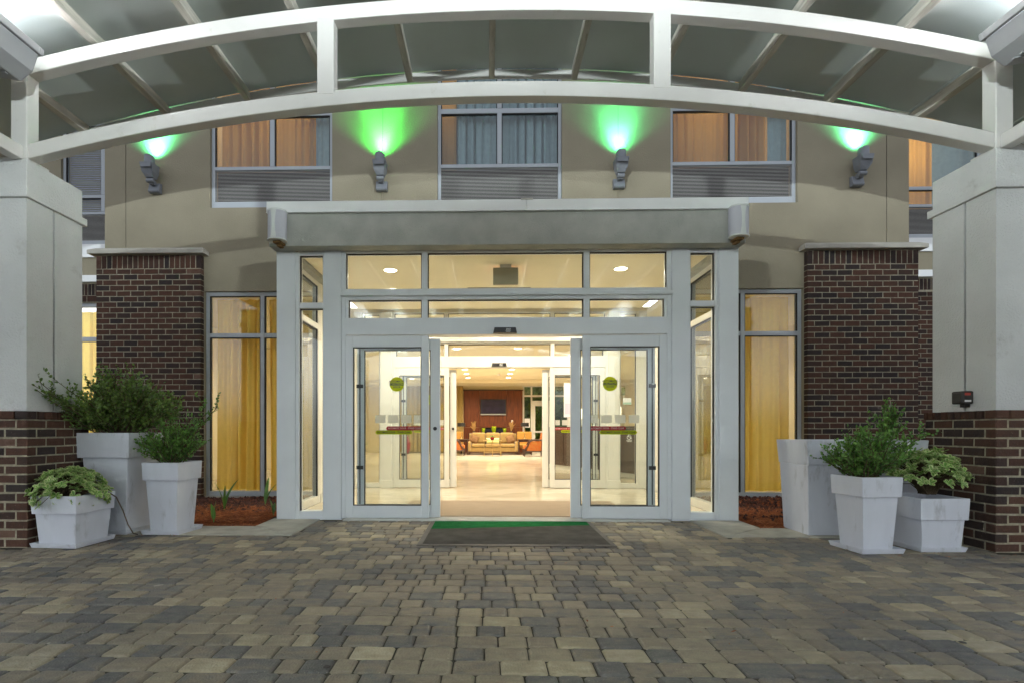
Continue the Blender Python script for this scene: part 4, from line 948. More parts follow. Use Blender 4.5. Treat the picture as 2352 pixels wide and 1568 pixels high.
# ============================================================ PLANTING BEDS
def bed(s):
    rn = random.Random(20+s); X = lambda d: CX+s*d
    nx, ny = 40, 30; vs = []; fs = []
    d0, d1, ya, yb = PAD_OUT, 4.62, CY1, YF-.005
    for j in range(ny+1):
        for i in range(nx+1):
            x = X(d0+(d1-d0)*i/nx); yy = ya+(yb-ya)*j/ny; e_ = min(i, nx-i, j, ny)/3
            vs.append((x, yy, -.01+.05*min(1, e_)+rn.uniform(-.012, .014)+.02*math.sin(yy*4+x*2)))
    for j in range(ny):
        for i in range(nx):
            k = j*(nx+1)+i; fs.append((k, k+1, k+nx+2, k+nx+1) if s > 0 else (k, k+nx+1, k+nx+2, k+1))
    tag(MB().add(vs, fs).build('mulch_bed', M['mulch'], smooth=True), kind='structure')
    mb = MB()
    for k in range(5200):
        x, yy = X(rn.uniform(d0+.06, d1-.1)), rn.uniform(ya+.02, ya+1.1 if rn.random() < .8 else yb); z = .045+.02*math.sin(yy*4+x*2)+rn.uniform(-.006, .016)
        if yy < ya+.12: z -= .03
        a_ = rn.uniform(0, 3.14); L = rn.uniform(.02, .065); dx, dy, dz = L*math.cos(a_), L*math.sin(a_), rn.uniform(-.014, .014); w_ = rn.uniform(.0012, .003)
        nx_, ny_ = -math.sin(a_)*w_, math.cos(a_)*w_
        mb.add([(x-dx-nx_, yy-dy-ny_, z-dz), (x+dx-nx_, yy+dy-ny_, z+dz), (x+dx+nx_, yy+dy+ny_, z+dz), (x-dx+nx_, yy-dy+ny_, z-dz), (x, yy, z+w_*1.4)], [(0,1,4),(1,2,4),(2,3,4),(3,0,4)], 0, rn.random())
    tag(mb.build('pine_straw', M['straw']), kind='stuff')
    mb = MB()
    for k in range(1500):
        x, yy = X(rn.uniform(d0+.05, d1-.06)), rn.uniform(ya+.75+.2*math.sin(k), yb-.03); z = .05+.02*math.sin(yy*4+x*2); r_ = rn.uniform(.012, .03)
        if s > 0 and rn.random() < .35: yy = rn.uniform(ya+.2, yb)
        vs = [Vector((rn.gauss(0, 1), rn.gauss(0, 1), rn.gauss(0, 1))).normalized()*r_*rn.uniform(.7, 1.2) for _ in range(0)]
        base = [(1,0,0),(-1,0,0),(0,1,0),(0,-1,0),(0,0,1),(0,0,-1)]
        vs = [(x+p[0]*r_*rn.uniform(.6, 1.3), yy+p[1]*r_*rn.uniform(.6, 1.3), z+p[2]*r_*rn.uniform(.6, 1.2)) for p in base]
        mb.add(vs, [(0,2,4),(2,1,4),(1,3,4),(3,0,4),(2,0,5),(1,2,5),(3,1,5),(0,3,5)], 0, rn.random())
    tag(mb.build('lava_rock', M['lava']), kind='stuff')
bed(-1); bed(1)
def strap_plant(x, y, n_, h, label, seed):
    rn = random.Random(seed); t = thing('strap_leaf_sprout', label, 'plant', (x, y, .03), 'young strap-leaf sprouts in the left bed')
    for k in range(n_):
        a_ = rn.uniform(0, 6.28); L = h*rn.uniform(.7, 1.0); lean = rn.uniform(.1, .5); wmax = rn.uniform(.018, .028); m_ = 8; vs = []; fs = []
        for i in range(m_+1):
            u = i/m_; wd = wmax*math.sin(math.pi*min(1, u*.82+.16))**.8 * (1 if u < .98 else .1)
            if u < .22: wd = .006+.3*wd*u
            cx_, cz_ = lean*L*u*u, L*u*(1-.22*lean*u); px, py = x+cx_*math.cos(a_), y+cx_*math.sin(a_); nx_, ny_ = -math.sin(a_+.5), math.cos(a_+.5)
            vs += [(px-nx_*wd, py-ny_*wd, .03+cz_+wd*.25), (px, py, .03+cz_), (px+nx_*wd, py+ny_*wd, .03+cz_+wd*.25)]
        for i in range(m_): fs += [(i*3, i*3+1, i*3+4, i*3+3), (i*3+1, i*3+2, i*3+5, i*3+4)]
        MB().add(vs, fs, 0, rn.random()).build('leaf', M['leaf_strap'], t, smooth=True)
strap_plant(-3.33, 6.55, 3, .48, 'strap-leaf sprout in the mulch just right of the medium left planter', 1)
strap_plant(-3.10, 5.86, 2, .26, 'strap-leaf sprout against the medium left planter saucer', 2)
strap_plant(-3.0, 7.0, 2, .50, 'upright strap-leaf sprout in front of the left yellow curtain', 3)
strap_plant(-2.62, 6.35, 3, .22, 'small strap-leaf sprout beside the left vestibule post', 4)

# ============================================================ PLANTERS
def planter(cx, cy, rot, htop, wt, wb, dt, db, rim, saucer, label):
    t = thing('planter', label, 'planter', (cx, cy, 0), 'grey tapered planters')
    t.rotation_euler = (0, 0, 0)
    T = Matrix.Translation((cx, cy, 0)) @ Matrix.Rotation(rot, 4, 'Z')
    def put(mb, name, m, **k):
        mb.v = [tuple(T @ Vector(p)) for p in mb.v]; return mb.build(name, M[m], t, **k)
    z0 = .022 if saucer else .002
    zr = htop-rim; k = (zr-z0)/(htop-z0)
    wr, dr = wb+(wt-wb)*k*.80-.006, db+(dt-db)*k*.80-.006
    put(MB().frustum((0, 0), z0, zr, wb/2, db/2, wr/2, dr/2), 'body', 'planter', bevel=.006)
    # rim collar: outer slope, lip, inner wall
    lip = .018; a = [(wt*.965/2, dt*.965/2, zr-.001), (wt/2, dt/2, htop), (wt/2-lip, dt/2-lip, htop), (wt/2-lip, dt/2-lip, htop-.10)]
    vs = []; fs = []
    for hx, hy, z in a: vs += [(-hx, -hy, z), (hx, -hy, z), (hx, hy, z), (-hx, hy, z)]
    for j in range(3):
        for i in range(4): fs.append((j*4+i, j*4+(i+1) % 4, (j+1)*4+(i+1) % 4, (j+1)*4+i))
    fs.append((3, 2, 1, 0))
    put(MB().add(vs, fs), 'rim', 'planter', bevel=.005)
    put(MB().frustum((0, 0), htop-.11, htop-.055, wt/2-lip-.004, dt/2-lip-.004, wt/2-lip-.004, dt/2-lip-.004), 'soil', 'soil')
    if saucer:
        sw, sd = saucer
        vs = []; fs = []
        for hx, hy, z in ((sw/2-.012, sd/2-.012, .002), (sw/2, sd/2, .045), (sw/2-.010, sd/2-.010, .045), (sw/2-.02, sd/2-.02, .016)): vs += [(-hx, -hy, z), (hx, -hy, z), (hx, hy, z), (-hx, hy, z)]
        for j in range(3):
            for i in range(4): fs.append((j*4+i, j*4+(i+1) % 4, (j+1)*4+(i+1) % 4, (j+1)*4+i))
        fs += [(3,2,1,0), (12,13,14,15)]
        put(MB().add(vs, fs), 'saucer', 'planter', bevel=.004)
    return t
planter(-3.92, 4.885, R(-4), .475, .455, .36, .46, .37, .165, (.46, .47), 'short wide grey planter of variegated shrub beside the left pillar')
planter(-3.905, 5.515, R(-3), 1.045, .58, .37, .56, .37, .255, (.45, .46), 'tallest grey planter at left, holding the biggest dark shrub')
planter(-3.335, 5.475, R(-4), .74, .40, .285, .40, .285, .185, (.42, .41), 'medium grey planter at left, nearest the mulch bed')
planter(3.82, 5.63, R(0), .97, 1.21, 1.11, .56, .45, .25, None, 'long empty-looking grey trough at right in front of the brick pier')
planter(3.40, 4.79, R(5), .665, .375, .27, .375, .27, .175, (.40, .40), 'medium grey planter at right, standing in front of the long trough')
planter(3.99, 4.88, R(2), .475, .44, .35, .44, .36, .19, (.42, .42), 'short grey planter of variegated shrub beside the right pillar')
# drip tube between the left planters
tag(MB().tube([(-3.75, 4.92, .44), (-3.69, 5.0, .48), (-3.63, 5.04, .42), (-3.59, 5.08, .28), (-3.57, 5.12, .14), (-3.55, 5.17, .04), (-3.53, 5.21, .02)], .006, 8).build('drip_tube', M['hose'], smooth=True), 'thin brown drip tube arching from the short left planter to the ground', 'hose')

# ============================================================ SHRUBS
def shrub(label, base, rx, ry, h, nb, per, size, m, seed, up=.55, lop=None, name='shrub', tw=6):
    rn = random.Random(seed); t = thing(name, label, 'shrub', base)
    st = MB(); lf = MB(); bx_, by_, bz_ = base
    for k in range(nb):
        az = rn.uniform(0, 2*math.pi); el = rn.random()
        rad = math.sqrt(el)
        L = rn.uniform(.72, 1.0)
        tip = Vector((rx*rad*math.cos(az)*L, ry*rad*math.sin(az)*L, h*(1-.62*rad**2)*rn.uniform(.62, 1.0)))
        if lop and rn.random() < lop[0]: tip = Vector(lop[1])*rn.uniform(.85, 1.1)+Vector((rn.uniform(-.08, .08), rn.uniform(-.1, .1), rn.uniform(-.06, .06)))
        p0 = Vector((rn.uniform(-.12, .12)*rx, rn.uniform(-.12, .12)*ry, -.03)); pts = []
        for i in range(6):
            u = i/5; q = p0.lerp(tip, u); q.z = p0.z+(tip.z-p0.z)*(u**(1.25 if rad < .5 else .9)); q += Vector((rn.gauss(0, .012), rn.gauss(0, .012), rn.gauss(0, .01)))*(1 if i else 0); pts.append(q)
        W = [(Vector(base)+p) for p in pts]
        st.tube(W, [.006*(1-.75*i/5)+.0012 for i in range(6)], 5)
        def leaves(seg, cnt, frm=0.0):
            for c in range(cnt):
                u = frm+(1-frm)*(c+rn.random())/cnt; f = u*(len(seg)-1); i = min(int(f), len(seg)-2); p = seg[i].lerp(seg[i+1], f-i); ax = (seg[i+1]-seg[i]).normalized()
                sd = Vector((rn.gauss(0, 1), rn.gauss(0, 1), rn.gauss(0, .8))); sd = (sd-ax*sd.dot(ax)).normalized()
                d = (sd*.8+ax*.7+Vector((0, 0, .15))).normalized(); n_ = d.cross(Vector((rn.gauss(0, 1), rn.gauss(0, 1), rn.gauss(0, 1)))).normalized(); s_ = size*rn.uniform(.65, 1.15); wv = d.cross(n_).normalized()*s_*.30; o = p+d*.002
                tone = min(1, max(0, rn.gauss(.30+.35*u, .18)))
                lf.add([o, o+d*s_*.3+wv, o+d*s_*.72+wv*.85, o+d*s_, o+d*s_*.72-wv*.85, o+d*s_*.3-wv, o+d*s_*.5+n_*s_*.06], [(0,1,6),(1,2,6),(2,3,6),(3,4,6),(4,5,6),(5,0,6)], 0, tone)
        leaves(W, per, .22)
        for q in range(tw):
            i = rn.randrange(1, 5); p = W[i].lerp(W[i+1] if i < 5 else W[i], rn.random()); d = ((W[min(i+1, 5)]-W[i]).normalized()*.8+Vector((rn.gauss(0, .6), rn.gauss(0, .6), rn.gauss(.25, .4)))).normalized()
            L2 = rn.uniform(.06, .15)*h/.5; tw_ = [p, p+d*L2*.5+Vector((0, 0, .006)), p+d*L2+Vector((0, 0, .02))]
            st.tube(tw_, [.0022, .0016, .001], 4); leaves(tw_, max(5, per//2))
    st.build('stems', M['stem'], t); tag(lf.build('foliage', M[m], t), kind='stuff'); return t
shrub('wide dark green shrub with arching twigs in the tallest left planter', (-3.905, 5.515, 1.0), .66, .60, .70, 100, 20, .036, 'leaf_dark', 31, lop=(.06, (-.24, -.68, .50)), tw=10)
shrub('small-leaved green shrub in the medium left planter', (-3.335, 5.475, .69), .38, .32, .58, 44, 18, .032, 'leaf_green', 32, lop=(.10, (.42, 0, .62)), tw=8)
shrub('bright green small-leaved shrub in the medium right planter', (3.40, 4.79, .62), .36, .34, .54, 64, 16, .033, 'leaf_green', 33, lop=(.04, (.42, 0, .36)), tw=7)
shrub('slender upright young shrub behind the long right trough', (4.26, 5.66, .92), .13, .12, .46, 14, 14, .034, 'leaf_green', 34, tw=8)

def var_leaf_mesh(tone):
    L, n_ = .054, 5; out = [(0, 0), (.009, .014), (.0150, .031), (.0130, .047), (0, L), (-.0130, .047), (-.0150, .031), (-.009, .014)]
    mb = MB(); z = lambda x: abs(x)*.35
    o = [(x, y_, z(x)+.10*y_*y_/L*-1) for x, y_ in out]; i_ = [(x*.62, .006+(y_-.006)*.86, z(x*.62)-.10*y_*y_/L+.0008) for x, y_ in out]
    mb.add(o+i_, [(k, (k+1) % 8, 8+(k+1) % 8, 8+k) for k in range(8)], 1, tone); b = len(mb.v)
    mb.add(i_+[(0, .030, -.002)], [(k, (k+1) % 8, 8) for k in range(8)], 0, tone); return mb
def variegated(label, base, rx, ry, h, nros, seed, droop=0.0):
    rn = random.Random(seed); t = thing('variegated_shrub', label, 'shrub', base)
    st = MB(); me = [var_leaf_mesh(q).mesh('leaf', [M['leaf_var'], M['leaf_cream']]) for q in (.1, .35, .6, .9)]
    lv = []; bw = Vector(base)
    for k in range(nros):
        az = rn.uniform(0, 6.283); rad = math.sqrt((k+.5)/nros); rr = rn.uniform(.86, 1.02) if rn.random() < .8 else rn.uniform(.5, .85)
        c = Vector((rx*rad*math.cos(az)*rr, ry*rad*math.sin(az)*rr, h*math.sqrt(max(0, 1-rad*rad*.96))*rr-droop*rad**3))
        up = Vector((c.x/rx, c.y/ry, c.z/h+.5)).normalized(); up = (up+Vector((rn.gauss(0, .25), rn.gauss(0, .25), rn.gauss(0, .2)))).normalized()
        P = bw+c; st.tube([bw+Vector((rn.uniform(-.05, .05), rn.uniform(-.05, .05), -.03)), bw+c*.55+Vector((0, 0, .03 if c.z > 0 else .08)), P], [.006, .004, .0025], 5)
        q = up.to_track_quat('Z', 'Y')
        for j in range(rn.randint(7, 9)):
            a_ = 2*math.pi*j/8+rn.uniform(-.3, .3); el = rn.uniform(.05, .75)
            Mx = Matrix.Translation(P+up*rn.uniform(-.006, .006)) @ q.to_matrix().to_4x4() @ Matrix.Rotation(a_, 4, 'Z') @ Matrix.Rotation(el, 4, 'X') @ Matrix.Scale(rn.uniform(.75, 1.15), 4)
            lv.append((P.y, Mx, rn.randrange(4)))
    st.build('stems', M['stem'], t)
    lv.sort(key=lambda e_: e_[0]); rest = MB()
    for i, (yy, Mx, k) in enumerate(lv):
        if i < 300:
            o = bpy.data.objects.new('leaf', me[k]); COL.objects.link(o); o.parent = t; o.matrix_parent_inverse = Matrix.Translation(-bw); o.matrix_basis = Mx
        else:
            mb = var_leaf_mesh((.1, .35, .6, .9)[k]); b = len(rest.v); rest.v += [tuple(Mx @ Vector(p)) for p in mb.v]; rest.t += mb.t; rest.f += [[i_+b for i_ in f] for f in mb.f]; rest.m += mb.m
    if rest.v: tag(rest.build('foliage', [M['leaf_var'], M['leaf_cream']], t), kind='stuff')
variegated('low mound of cream-edged leaves spilling over the short left planter', (-3.95, 4.87, .45), .34, .30, .26, 210, 41, droop=.10)
variegated('rounded shrub of cream-edged leaves in the short right planter', (4.03, 4.89, .52), .33, .28, .36, 170, 42)
# ============================================================ INTERIOR
Z0 = .012
floor = tag(B('lobby_floor', M['grout'], None, CX-6.0, CX+6.1, YF+.23, 24.4, -.05, .004), kind='structure')
vfl = tag(B('vestibule_floor', M['grout'], None, VX-2.66, VX+2.66, 6.405, YF+.229, -.05, .004), kind='structure')
def clip(poly, rect):
    x0, x1, y0, y1 = rect
    for ax, lim, sg in ((0, x0, 1), (0, x1, -1), (1, y0, 1), (1, y1, -1)):
        out = []
        for i in range(len(poly)):
            a, b = poly[i], poly[(i+1) % len(poly)]; da, db = sg*(a[ax]-lim), sg*(b[ax]-lim)
            if da >= 0: out.append(a)
            if da*db < 0:
                u = da/(da-db); out.append((a[0]+(b[0]-a[0])*u, a[1]+(b[1]-a[1])*u))
        poly = out
        if len(poly) < 3: return None
    return poly
rt = random.Random(3); rest = MB(); nt_ = 0; ts = .46; hd = ts*math.sqrt(.5)-.0015
for j in range(-1, 62):
    for i in range(-24, 25):
        cx_ = CX+i*ts*math.sqrt(2)/2*1.0; cy_ = 6.3+j*ts*math.sqrt(2)/2
        if (i+j) % 2: continue
        dia = [(cx_-hd, cy_), (cx_, cy_-hd), (cx_+hd, cy_), (cx_, cy_+hd)]
        for par, rc in ((vfl, (VX-2.655, VX+2.655, 6.41, YF+.2295)), (floor, (CX-5.9, CX+6.0, YF+.2305, 24.35))):
            p = clip(dia, rc)
            if not p: continue
            area = abs(sum(p[k][0]*p[(k+1) % len(p)][1]-p[(k+1) % len(p)][0]*p[k][1] for k in range(len(p))))/2
            if area < .002: continue
            tn = rt.uniform(.3, .7); mb = MB(); mb.prism(p, 'z', .004, Z0, 0, tn)
            # order faces outward: top face up
            if nt_ < 296 and cy_ < 14.2 and abs(cx_-CX) < 3.3: mb.build('floor_tile', M['tile'], par, fix=True); nt_ += 1
            else: b = len(rest.v); rest.v += mb.v; rest.t += mb.t; rest.f += [[q+b for q in f] for f in mb.f]; rest.m += mb.m
tag(rest.build('tile_field', M['tile'], floor, fix=True), kind='stuff')
tag(B('walk_off_carpet', M['carpet'], None, VX-1.35, VX+1.60, 6.42, 7.80, Z0+.001, Z0+.009), 'brown ribbed walk-off carpet just inside the open doors', 'carpet')
# shell of the lobby
for nm, b_, m_ in (('lobby_wall', (CX-6.2, CX-6.0, YF+.22, 24.5), 'cream'), ('lobby_wall', (CX+6.1, CX+6.3, YF+.22, 24.5), 'cream')):
    tag(B(nm, M[m_], None, b_[0], b_[1], b_[2], b_[3], 0, 3.4), kind='structure')
LC = 3.22
tag(B('lobby_ceiling', M['ceil'], None, CX-6.0, CX+6.1, YI+.16, 22.6, LC, LC+.1), kind='structure')
for s in (-1, 1):
    a, b = sorted((CX+s*2.78, CX+s*6.05)); tag(B('lobby_ceiling', M['ceil'], None, a, b, YF+.225, YI+.159, LC, LC+.1), kind='structure')
tag(B('ceiling_bulkhead', M['ceil'], None, CX-6.0, CX+6.1, 22.6, 24.4, 3.08, 3.32), kind='structure')
tag(B('lobby_back_wall', M['cream'], None, CX-6.0, 1.62, 24.2, 24.4, 0, 3.3), kind='structure')
tag(B('lobby_back_wall', M['cream'], None, 3.75, CX+6.1, 24.2, 24.4, 0, 3.3), kind='structure')
# inner-entrance flank walls joining the facade to the inner doors
for s in (-1, 1):
    B('flank_post', M['white_wall'], inner, *sorted((VX+s*2.80, VX+s*2.749)), YI-.01, YI+.15, .012, 3.21)
# rear glazing to the dark garden
gz = thing('rear_glazing', 'glazed rear wall with a white exit door at the back of the lobby', 'window wall', (2.7, 24.2, 0))
f = MB()
for x in (1.65, 2.02, 2.95, 3.70): f.box(x-.035, x+.035, 24.2, 24.3, 0, 3.08)
f.box(1.6, 3.75, 24.195, 24.305, 2.58, 2.66); f.box(1.6, 3.75, 24.195, 24.305, 3.04, 3.10); f.box(2.055, 2.915, 24.2, 24.3, 2.30, 2.40)
f.build('frame', M['alu_in'], gz)
dr = MB().box(2.06, 2.19, 24.18, 24.25, .01, 2.295).box(2.78, 2.91, 24.18, 24.25, .01, 2.295).box(2.19, 2.78, 24.18, 24.25, 2.15, 2.295).box(2.19, 2.78, 24.18, 24.25, .01, .3).build('exit_door', M['alu_in'], gz)
B('panic_bar', M['alu_in'], gz, 2.1, 2.87, 24.10, 24.16, .93, 1.0); B('door_closer', M['alu_in'], gz, 2.25, 2.6, 24.11, 24.17, 2.20, 2.27)
for x0, x1, z0, z1 in ((1.685, 1.985, .05, 2.58), (1.685, 1.985, 2.66, 3.04), (2.055, 2.915, 2.66, 3.04), (2.055, 2.915, 2.40, 2.58), (2.19, 2.78, .3, 2.15), (2.985, 3.665, .05, 2.58), (2.985, 3.665, 2.66, 3.04)):
    B('pane', M['glass'], gz, x0, x1, 24.24, 24.246, z0, z1)
B('paper_notice', M['whitep'], gz, 1.70, 1.95, 24.232, 24.236, 1.17, 1.58)
rn = random.Random(77); hb = MB()  # hedge added behind the rear glazing to block the sky
for k in range(2600):
    x, z = rn.uniform(-4, 12), rn.uniform(0, 4.6); yy = 27.2+.35*math.sin(x*1.7)+.25*math.sin(z*2.3+x)+rn.uniform(-.2, .2); q = rn.uniform(.14, .30); a_ = rn.uniform(0, 6.28); b_ = rn.uniform(-.7, .7)
    u = Vector((math.cos(a_), math.sin(b_)*.6, math.sin(a_)))*q; v = Vector((-math.sin(a_), math.cos(b_)*.5, math.cos(a_)))*q*.6; c_ = Vector((x, yy, z))
    hb.add([c_-u, c_-v, c_+u, c_+v], [(0, 1, 2, 3)], 0, rn.random()*.6)
hb.box(-4.2, 12.2, 27.5, 28.3, -.1, 4.4, 0, 0)
tag(hb.build('sky_block_hedge', M['leaf_dark']), 'tall dark hedge added outside the rear lobby windows to block the sky', 'hedge')
shrub('dark garden shrub outside the rear exit door', (2.9, 26.2, .2), 1.1, .6, 2.0, 60, 12, .14, 'leaf_green', 61)
# wood feature wall with TV and fireplace
fw = thing('feature_wall', 'mahogany panelled feature wall behind the lobby sofa', 'wall panelling', (.25, 24.1, 0))
xs = (-1.11, -.37, .85, 1.60); zs_ = (.012, 1.165, 2.865)
for i in range(3):
    for j in range(2):
        if i == 1 and j == 0:
            B('panel', M['wood'], fw, xs[1]+.003, -.30, 24.08, 24.19, .012, 1.16); B('panel', M['wood'], fw, .82, xs[2]-.003, 24.08, 24.19, .012, 1.16); B('panel', M['wood'], fw, -.297, .817, 24.08, 24.19, .012, .45); continue
        B('panel', M['wood'], fw, xs[i]+.003, xs[i+1]-.003, 24.08 if i != 1 else 24.06, 24.19, zs_[j]+.003, zs_[j+1]-.003, bevel=.004)
B('fire_box', M['void'], fw, -.297, .817, 24.14, 24.19, .45, 1.16); B('fire_glass', M['screen'], fw, -.25, .77, 24.12, 24.125, .50, 1.05)
B('top_trim', M['wood_dark'], fw, -1.14, 1.63, 24.04, 24.19, 2.867, 2.90)
tv = thing('television', 'wide black television with silver lower bezel on the mahogany wall', 'television', (.25, 24.05, 1.73))
B('casing', M['black'], tv, -.335, .835, 23.96, 24.055, 1.79, 2.455, bevel=.01); B('screen', M['screen'], tv, -.285, .785, 23.952, 23.959, 1.83, 2.42); B('bezel_bar', M['silver'], tv, -.335, .835, 23.95, 24.05, 1.735, 1.788, bevel=.008)
tag(B('light_switch', M['whitep'], None, 1.08, 1.16, 24.06, 24.079, 1.39, 1.51), 'white switch plate on the mahogany wall right of the television', 'switch')
# lobby curtains at the back left
curtain('curtain', 'long pleated beige curtain left of the mahogany wall', -4.3, -1.13, 23.95, .06, 3.06, 'curt_lobby', 16, .06, 70)
# sofa
sf = thing('sofa', 'three-seat gold sofa in front of the mahogany wall', 'sofa', (.22, 22.3, Z0))
def sb(name, m, x0, x1, y0, y1, z0, z1, bv=.05, par=None): return B(name, M[m], par or sf, x0, x1, y0, y1, z0, z1, bevel=bv, seg=4)
sb('base', 'sofa', -.80, 1.24, 22.05, 22.85, .14, .33, .03); sb('backrest', 'sofa', -.80, 1.24, 22.72, 22.92, .14, .90, .05)
for x0, x1 in ((-.85, -.70), (1.14, 1.29)): sb('armrest', 'sofa', x0, x1, 22.0, 22.90, .14, .57, .06)
for k in range(3): sb('seat_cushion', 'sofa', -.69+k*.609, -.69+k*.609+.60, 22.0, 22.60, .335, .475, .045); sb('back_cushion', 'sofa', -.69+k*.609, -.69+k*.609+.60, 22.52, 22.72, .48, .945, .08)
for x in (-.79, 1.23):
    for y_ in (22.06, 22.84): MB().frustum((x, y_), Z0, .14, .025, .025, .038, .038).build('leg', M['wood_dark'], sf)
def pillow(x, y_, z, w_, h_, m, rot, label):
    mb = MB(); n_ = 8; vs = []
    for sgn in (-1, 1):
        for j in range(n_+1):
            for i in range(n_+1):
                u, v = 2*i/n_-1, 2*j/n_-1; t_ = (1-u**4)*(1-v**4); pin = 1-.10*(1-abs(u*v))*((u*u+v*v)/2)
                vs.append((u*w_/2*pin, sgn*.07*math.sqrt(max(0, t_)), v*h_/2*pin))
    fs = []
    for q in range(2):
        for j in range(n_):
            for i in range(n_):
                b = q*(n_+1)**2+j*(n_+1)+i; f_ = (b, b+1, b+n_+2, b+n_+1); fs.append(f_ if q == 0 else f_[::-1])
    mb.add(vs, fs); o = mb.build('pillow', M[m], smooth=True); o.location = (x, y_, z); o.rotation_euler = (R(-18), R(rot), 0); return tag(o, label, 'pillow')
pillow(-.58, 22.36, .66, .38, .36, 'pillow_b', 20, 'brown throw pillow leaning at the left end of the gold sofa')
pillow(.98, 22.36, .66, .38, .36, 'pillow_b', -20, 'brown throw pillow leaning at the right end of the gold sofa')
pillow(.22, 22.36, .60, .54, .24, 'pillow_g', 0, 'pale lime lumbar pillow in the middle of the gold sofa')
def armchair(cx_, cy_, face, m, label):
    "lounge chair seen side-on; face = direction of the seat front along X"
    t = thing('armchair', label, 'armchair', (cx_, cy_, Z0), 'lobby armchairs'); s = face
    X = lambda d: cx_+s*d
    bx = lambda nm, mm, d0, d1, y0, y1, z0, z1, bv=.03: B(nm, M[mm], t, *sorted((X(d0), X(d1))), y0, y1, z0, z1, bevel=bv, seg=3)
    bx('seat', m, -.30, .36, cy_-.29, cy_+.29, .28, .45, .05)
    MB().prism([(X(-.36), .20), (X(-.24), .20), (X(-.36), .95), (X(-.46), .93)], 'y', cy_-.29, cy_+.29).build('backrest', M[m], t, bevel=.03, seg=3, fix=True)
    for q in (-1, 1):
        y0 = cy_+q*.33; MB().prism([(X(-.30), .22), (X(.26), .22), (X(.16), .44), (X(.05), .60), (X(-.32), .60)], 'y', y0-.02, y0+.02).build('side_panel', M[m], t, fix=True)
        MB().tube([(X(-.42), y0, .66), (X(.02), y0, .655), (X(.12), y0, .60), (X(.18), y0, .48), (X(.26), y0, .36), (X(.36), y0, .24)], [.03]*6, 8).tube([(X(-.38), y0, .22), (X(.36), y0, .22)], .03, 8).build('arm_rail', M['wood_dark'], t)
        for d in (-.38, .34): MB().frustum((X(d), y0), Z0, .24, .018, .018, .032, .032).build('leg', M['wood_dark'], t)
    return t
armchair(-1.30, 21.55, 1, 'orange', 'orange patterned armchair at the left of the glass-topped table, side-on')
armchair(1.78, 20.95, -1, 'orange', 'orange patterned armchair at the right of the glass-topped table, side-on')
def wing_chair(cx_, cy_, label):
    t = thing('lounge_chair', label, 'armchair', (cx_, cy_, Z0), 'gold lounge chairs behind the side tables')
    B('seat', M['gold_f'], t, cx_-.32, cx_+.32, cy_-.32, cy_+.30, .26, .44, bevel=.05, seg=3); B('backrest', M['gold_f'], t, cx_-.33, cx_+.33, cy_+.22, cy_+.38, .30, .98, bevel=.05, seg=3)
    for q in (-1, 1):
        for w_ in (-1, 1): MB().frustum((cx_+q*.27, cy_+w_*.25), Z0, .26, .018, .018, .028, .028).build('leg', M['wood_dark'], t)
wing_chair(-1.42, 22.95, 'gold patterned lounge chair behind the left table lamp'); wing_chair(1.62, 22.95, 'gold patterned lounge chair behind the right table lamp')
def side_table(cx_, cy_, lab, lab2):
    t = thing('side_table', lab, 'side table', (cx_, cy_, Z0), 'dark side tables beside the sofa')
    B('table_top', M['wood_dark'], t, cx_-.30, cx_+.30, cy_-.28, cy_+.28, .62, .665, bevel=.006); B('apron', M['wood_dark'], t, cx_-.27, cx_+.27, cy_-.25, cy_+.25, .55, .6195)
    for q in (-1, 1):
        for w_ in (-1, 1): B('leg', M['wood_dark'], t, cx_+q*.26-.022, cx_+q*.26+.022, cy_+w_*.24-.022, cy_+w_*.24+.022, Z0, .5495)
    l_ = thing('table_lamp', lab2, 'lamp', (cx_, cy_, .666), 'black-shaded table lamps')
    MB().lathe([(.075, 0), (.075, .02), (.03, .035), (.018, .08), (.03, .16), (.014, .26), (.010, .52), (.010, .72)], (cx_, cy_, .666), 14).build('lamp_base', M['brass'], l_, smooth=True)
    mb = MB(); n_ = 20; vs = []
    for r_, z in ((.175, 0), (.17, .16), (.165, .16), (.17, 0)):
        for k in range(n_): vs.append((cx_+r_*math.cos(2*math.pi*k/n_), cy_+r_*math.sin(2*math.pi*k/n_), 1.20+z))
    mb.add(vs, [(j*n_+k, j*n_+(k+1) % n_, (j+1)*n_+(k+1) % n_, (j+1)*n_+k) for j in range(3) for k in range(n_)]).build('lamp_shade', M['black'], l_)
    return t
side_table(-1.12, 22.28, 'dark wood side table left of the sofa', 'brass table lamp with black drum shade left of the sofa'); side_table(1.57, 22.25, 'dark wood side table right of the sofa', 'brass table lamp with black drum shade right of the sofa')
# glass-topped brass table and its plant
ct = thing('brass_table', 'slim brass table with glass top in front of the sofa', 'table', (.19, 20.95, Z0))
B('table_top', M['brass'], ct, -.17, .55, 20.75, 21.15, .625, .65, bevel=.004)
for x in (-.14, .19, .52): MB().tube([(x, 20.78 if x != .19 else 20.72, Z0), (x, 20.78 if x != .19 else 20.72, .625)], .017, 10).build('leg', M['brass'], ct)
for x in (-.14, .52): MB().tube([(x, 21.12, Z0), (x, 21.12, .625)], .014, 8).build('leg', M['brass'], ct)
MB().tube([(-.14, 20.78, .16), (.52, 20.78, .16)], .010, 8).build('stretcher', M['brass'], ct)
pv = thing('potted_plant', 'small green plant in a round red vase on the brass table', 'plant', (.18, 20.95, .651))
MB().lathe([(.04, 0), (.075, .03), (.085, .07), (.06, .115), (.045, .125)], (.18, 20.95, .651), 16).build('vase', M['rvase'], pv, smooth=True)
rn = random.Random(9)
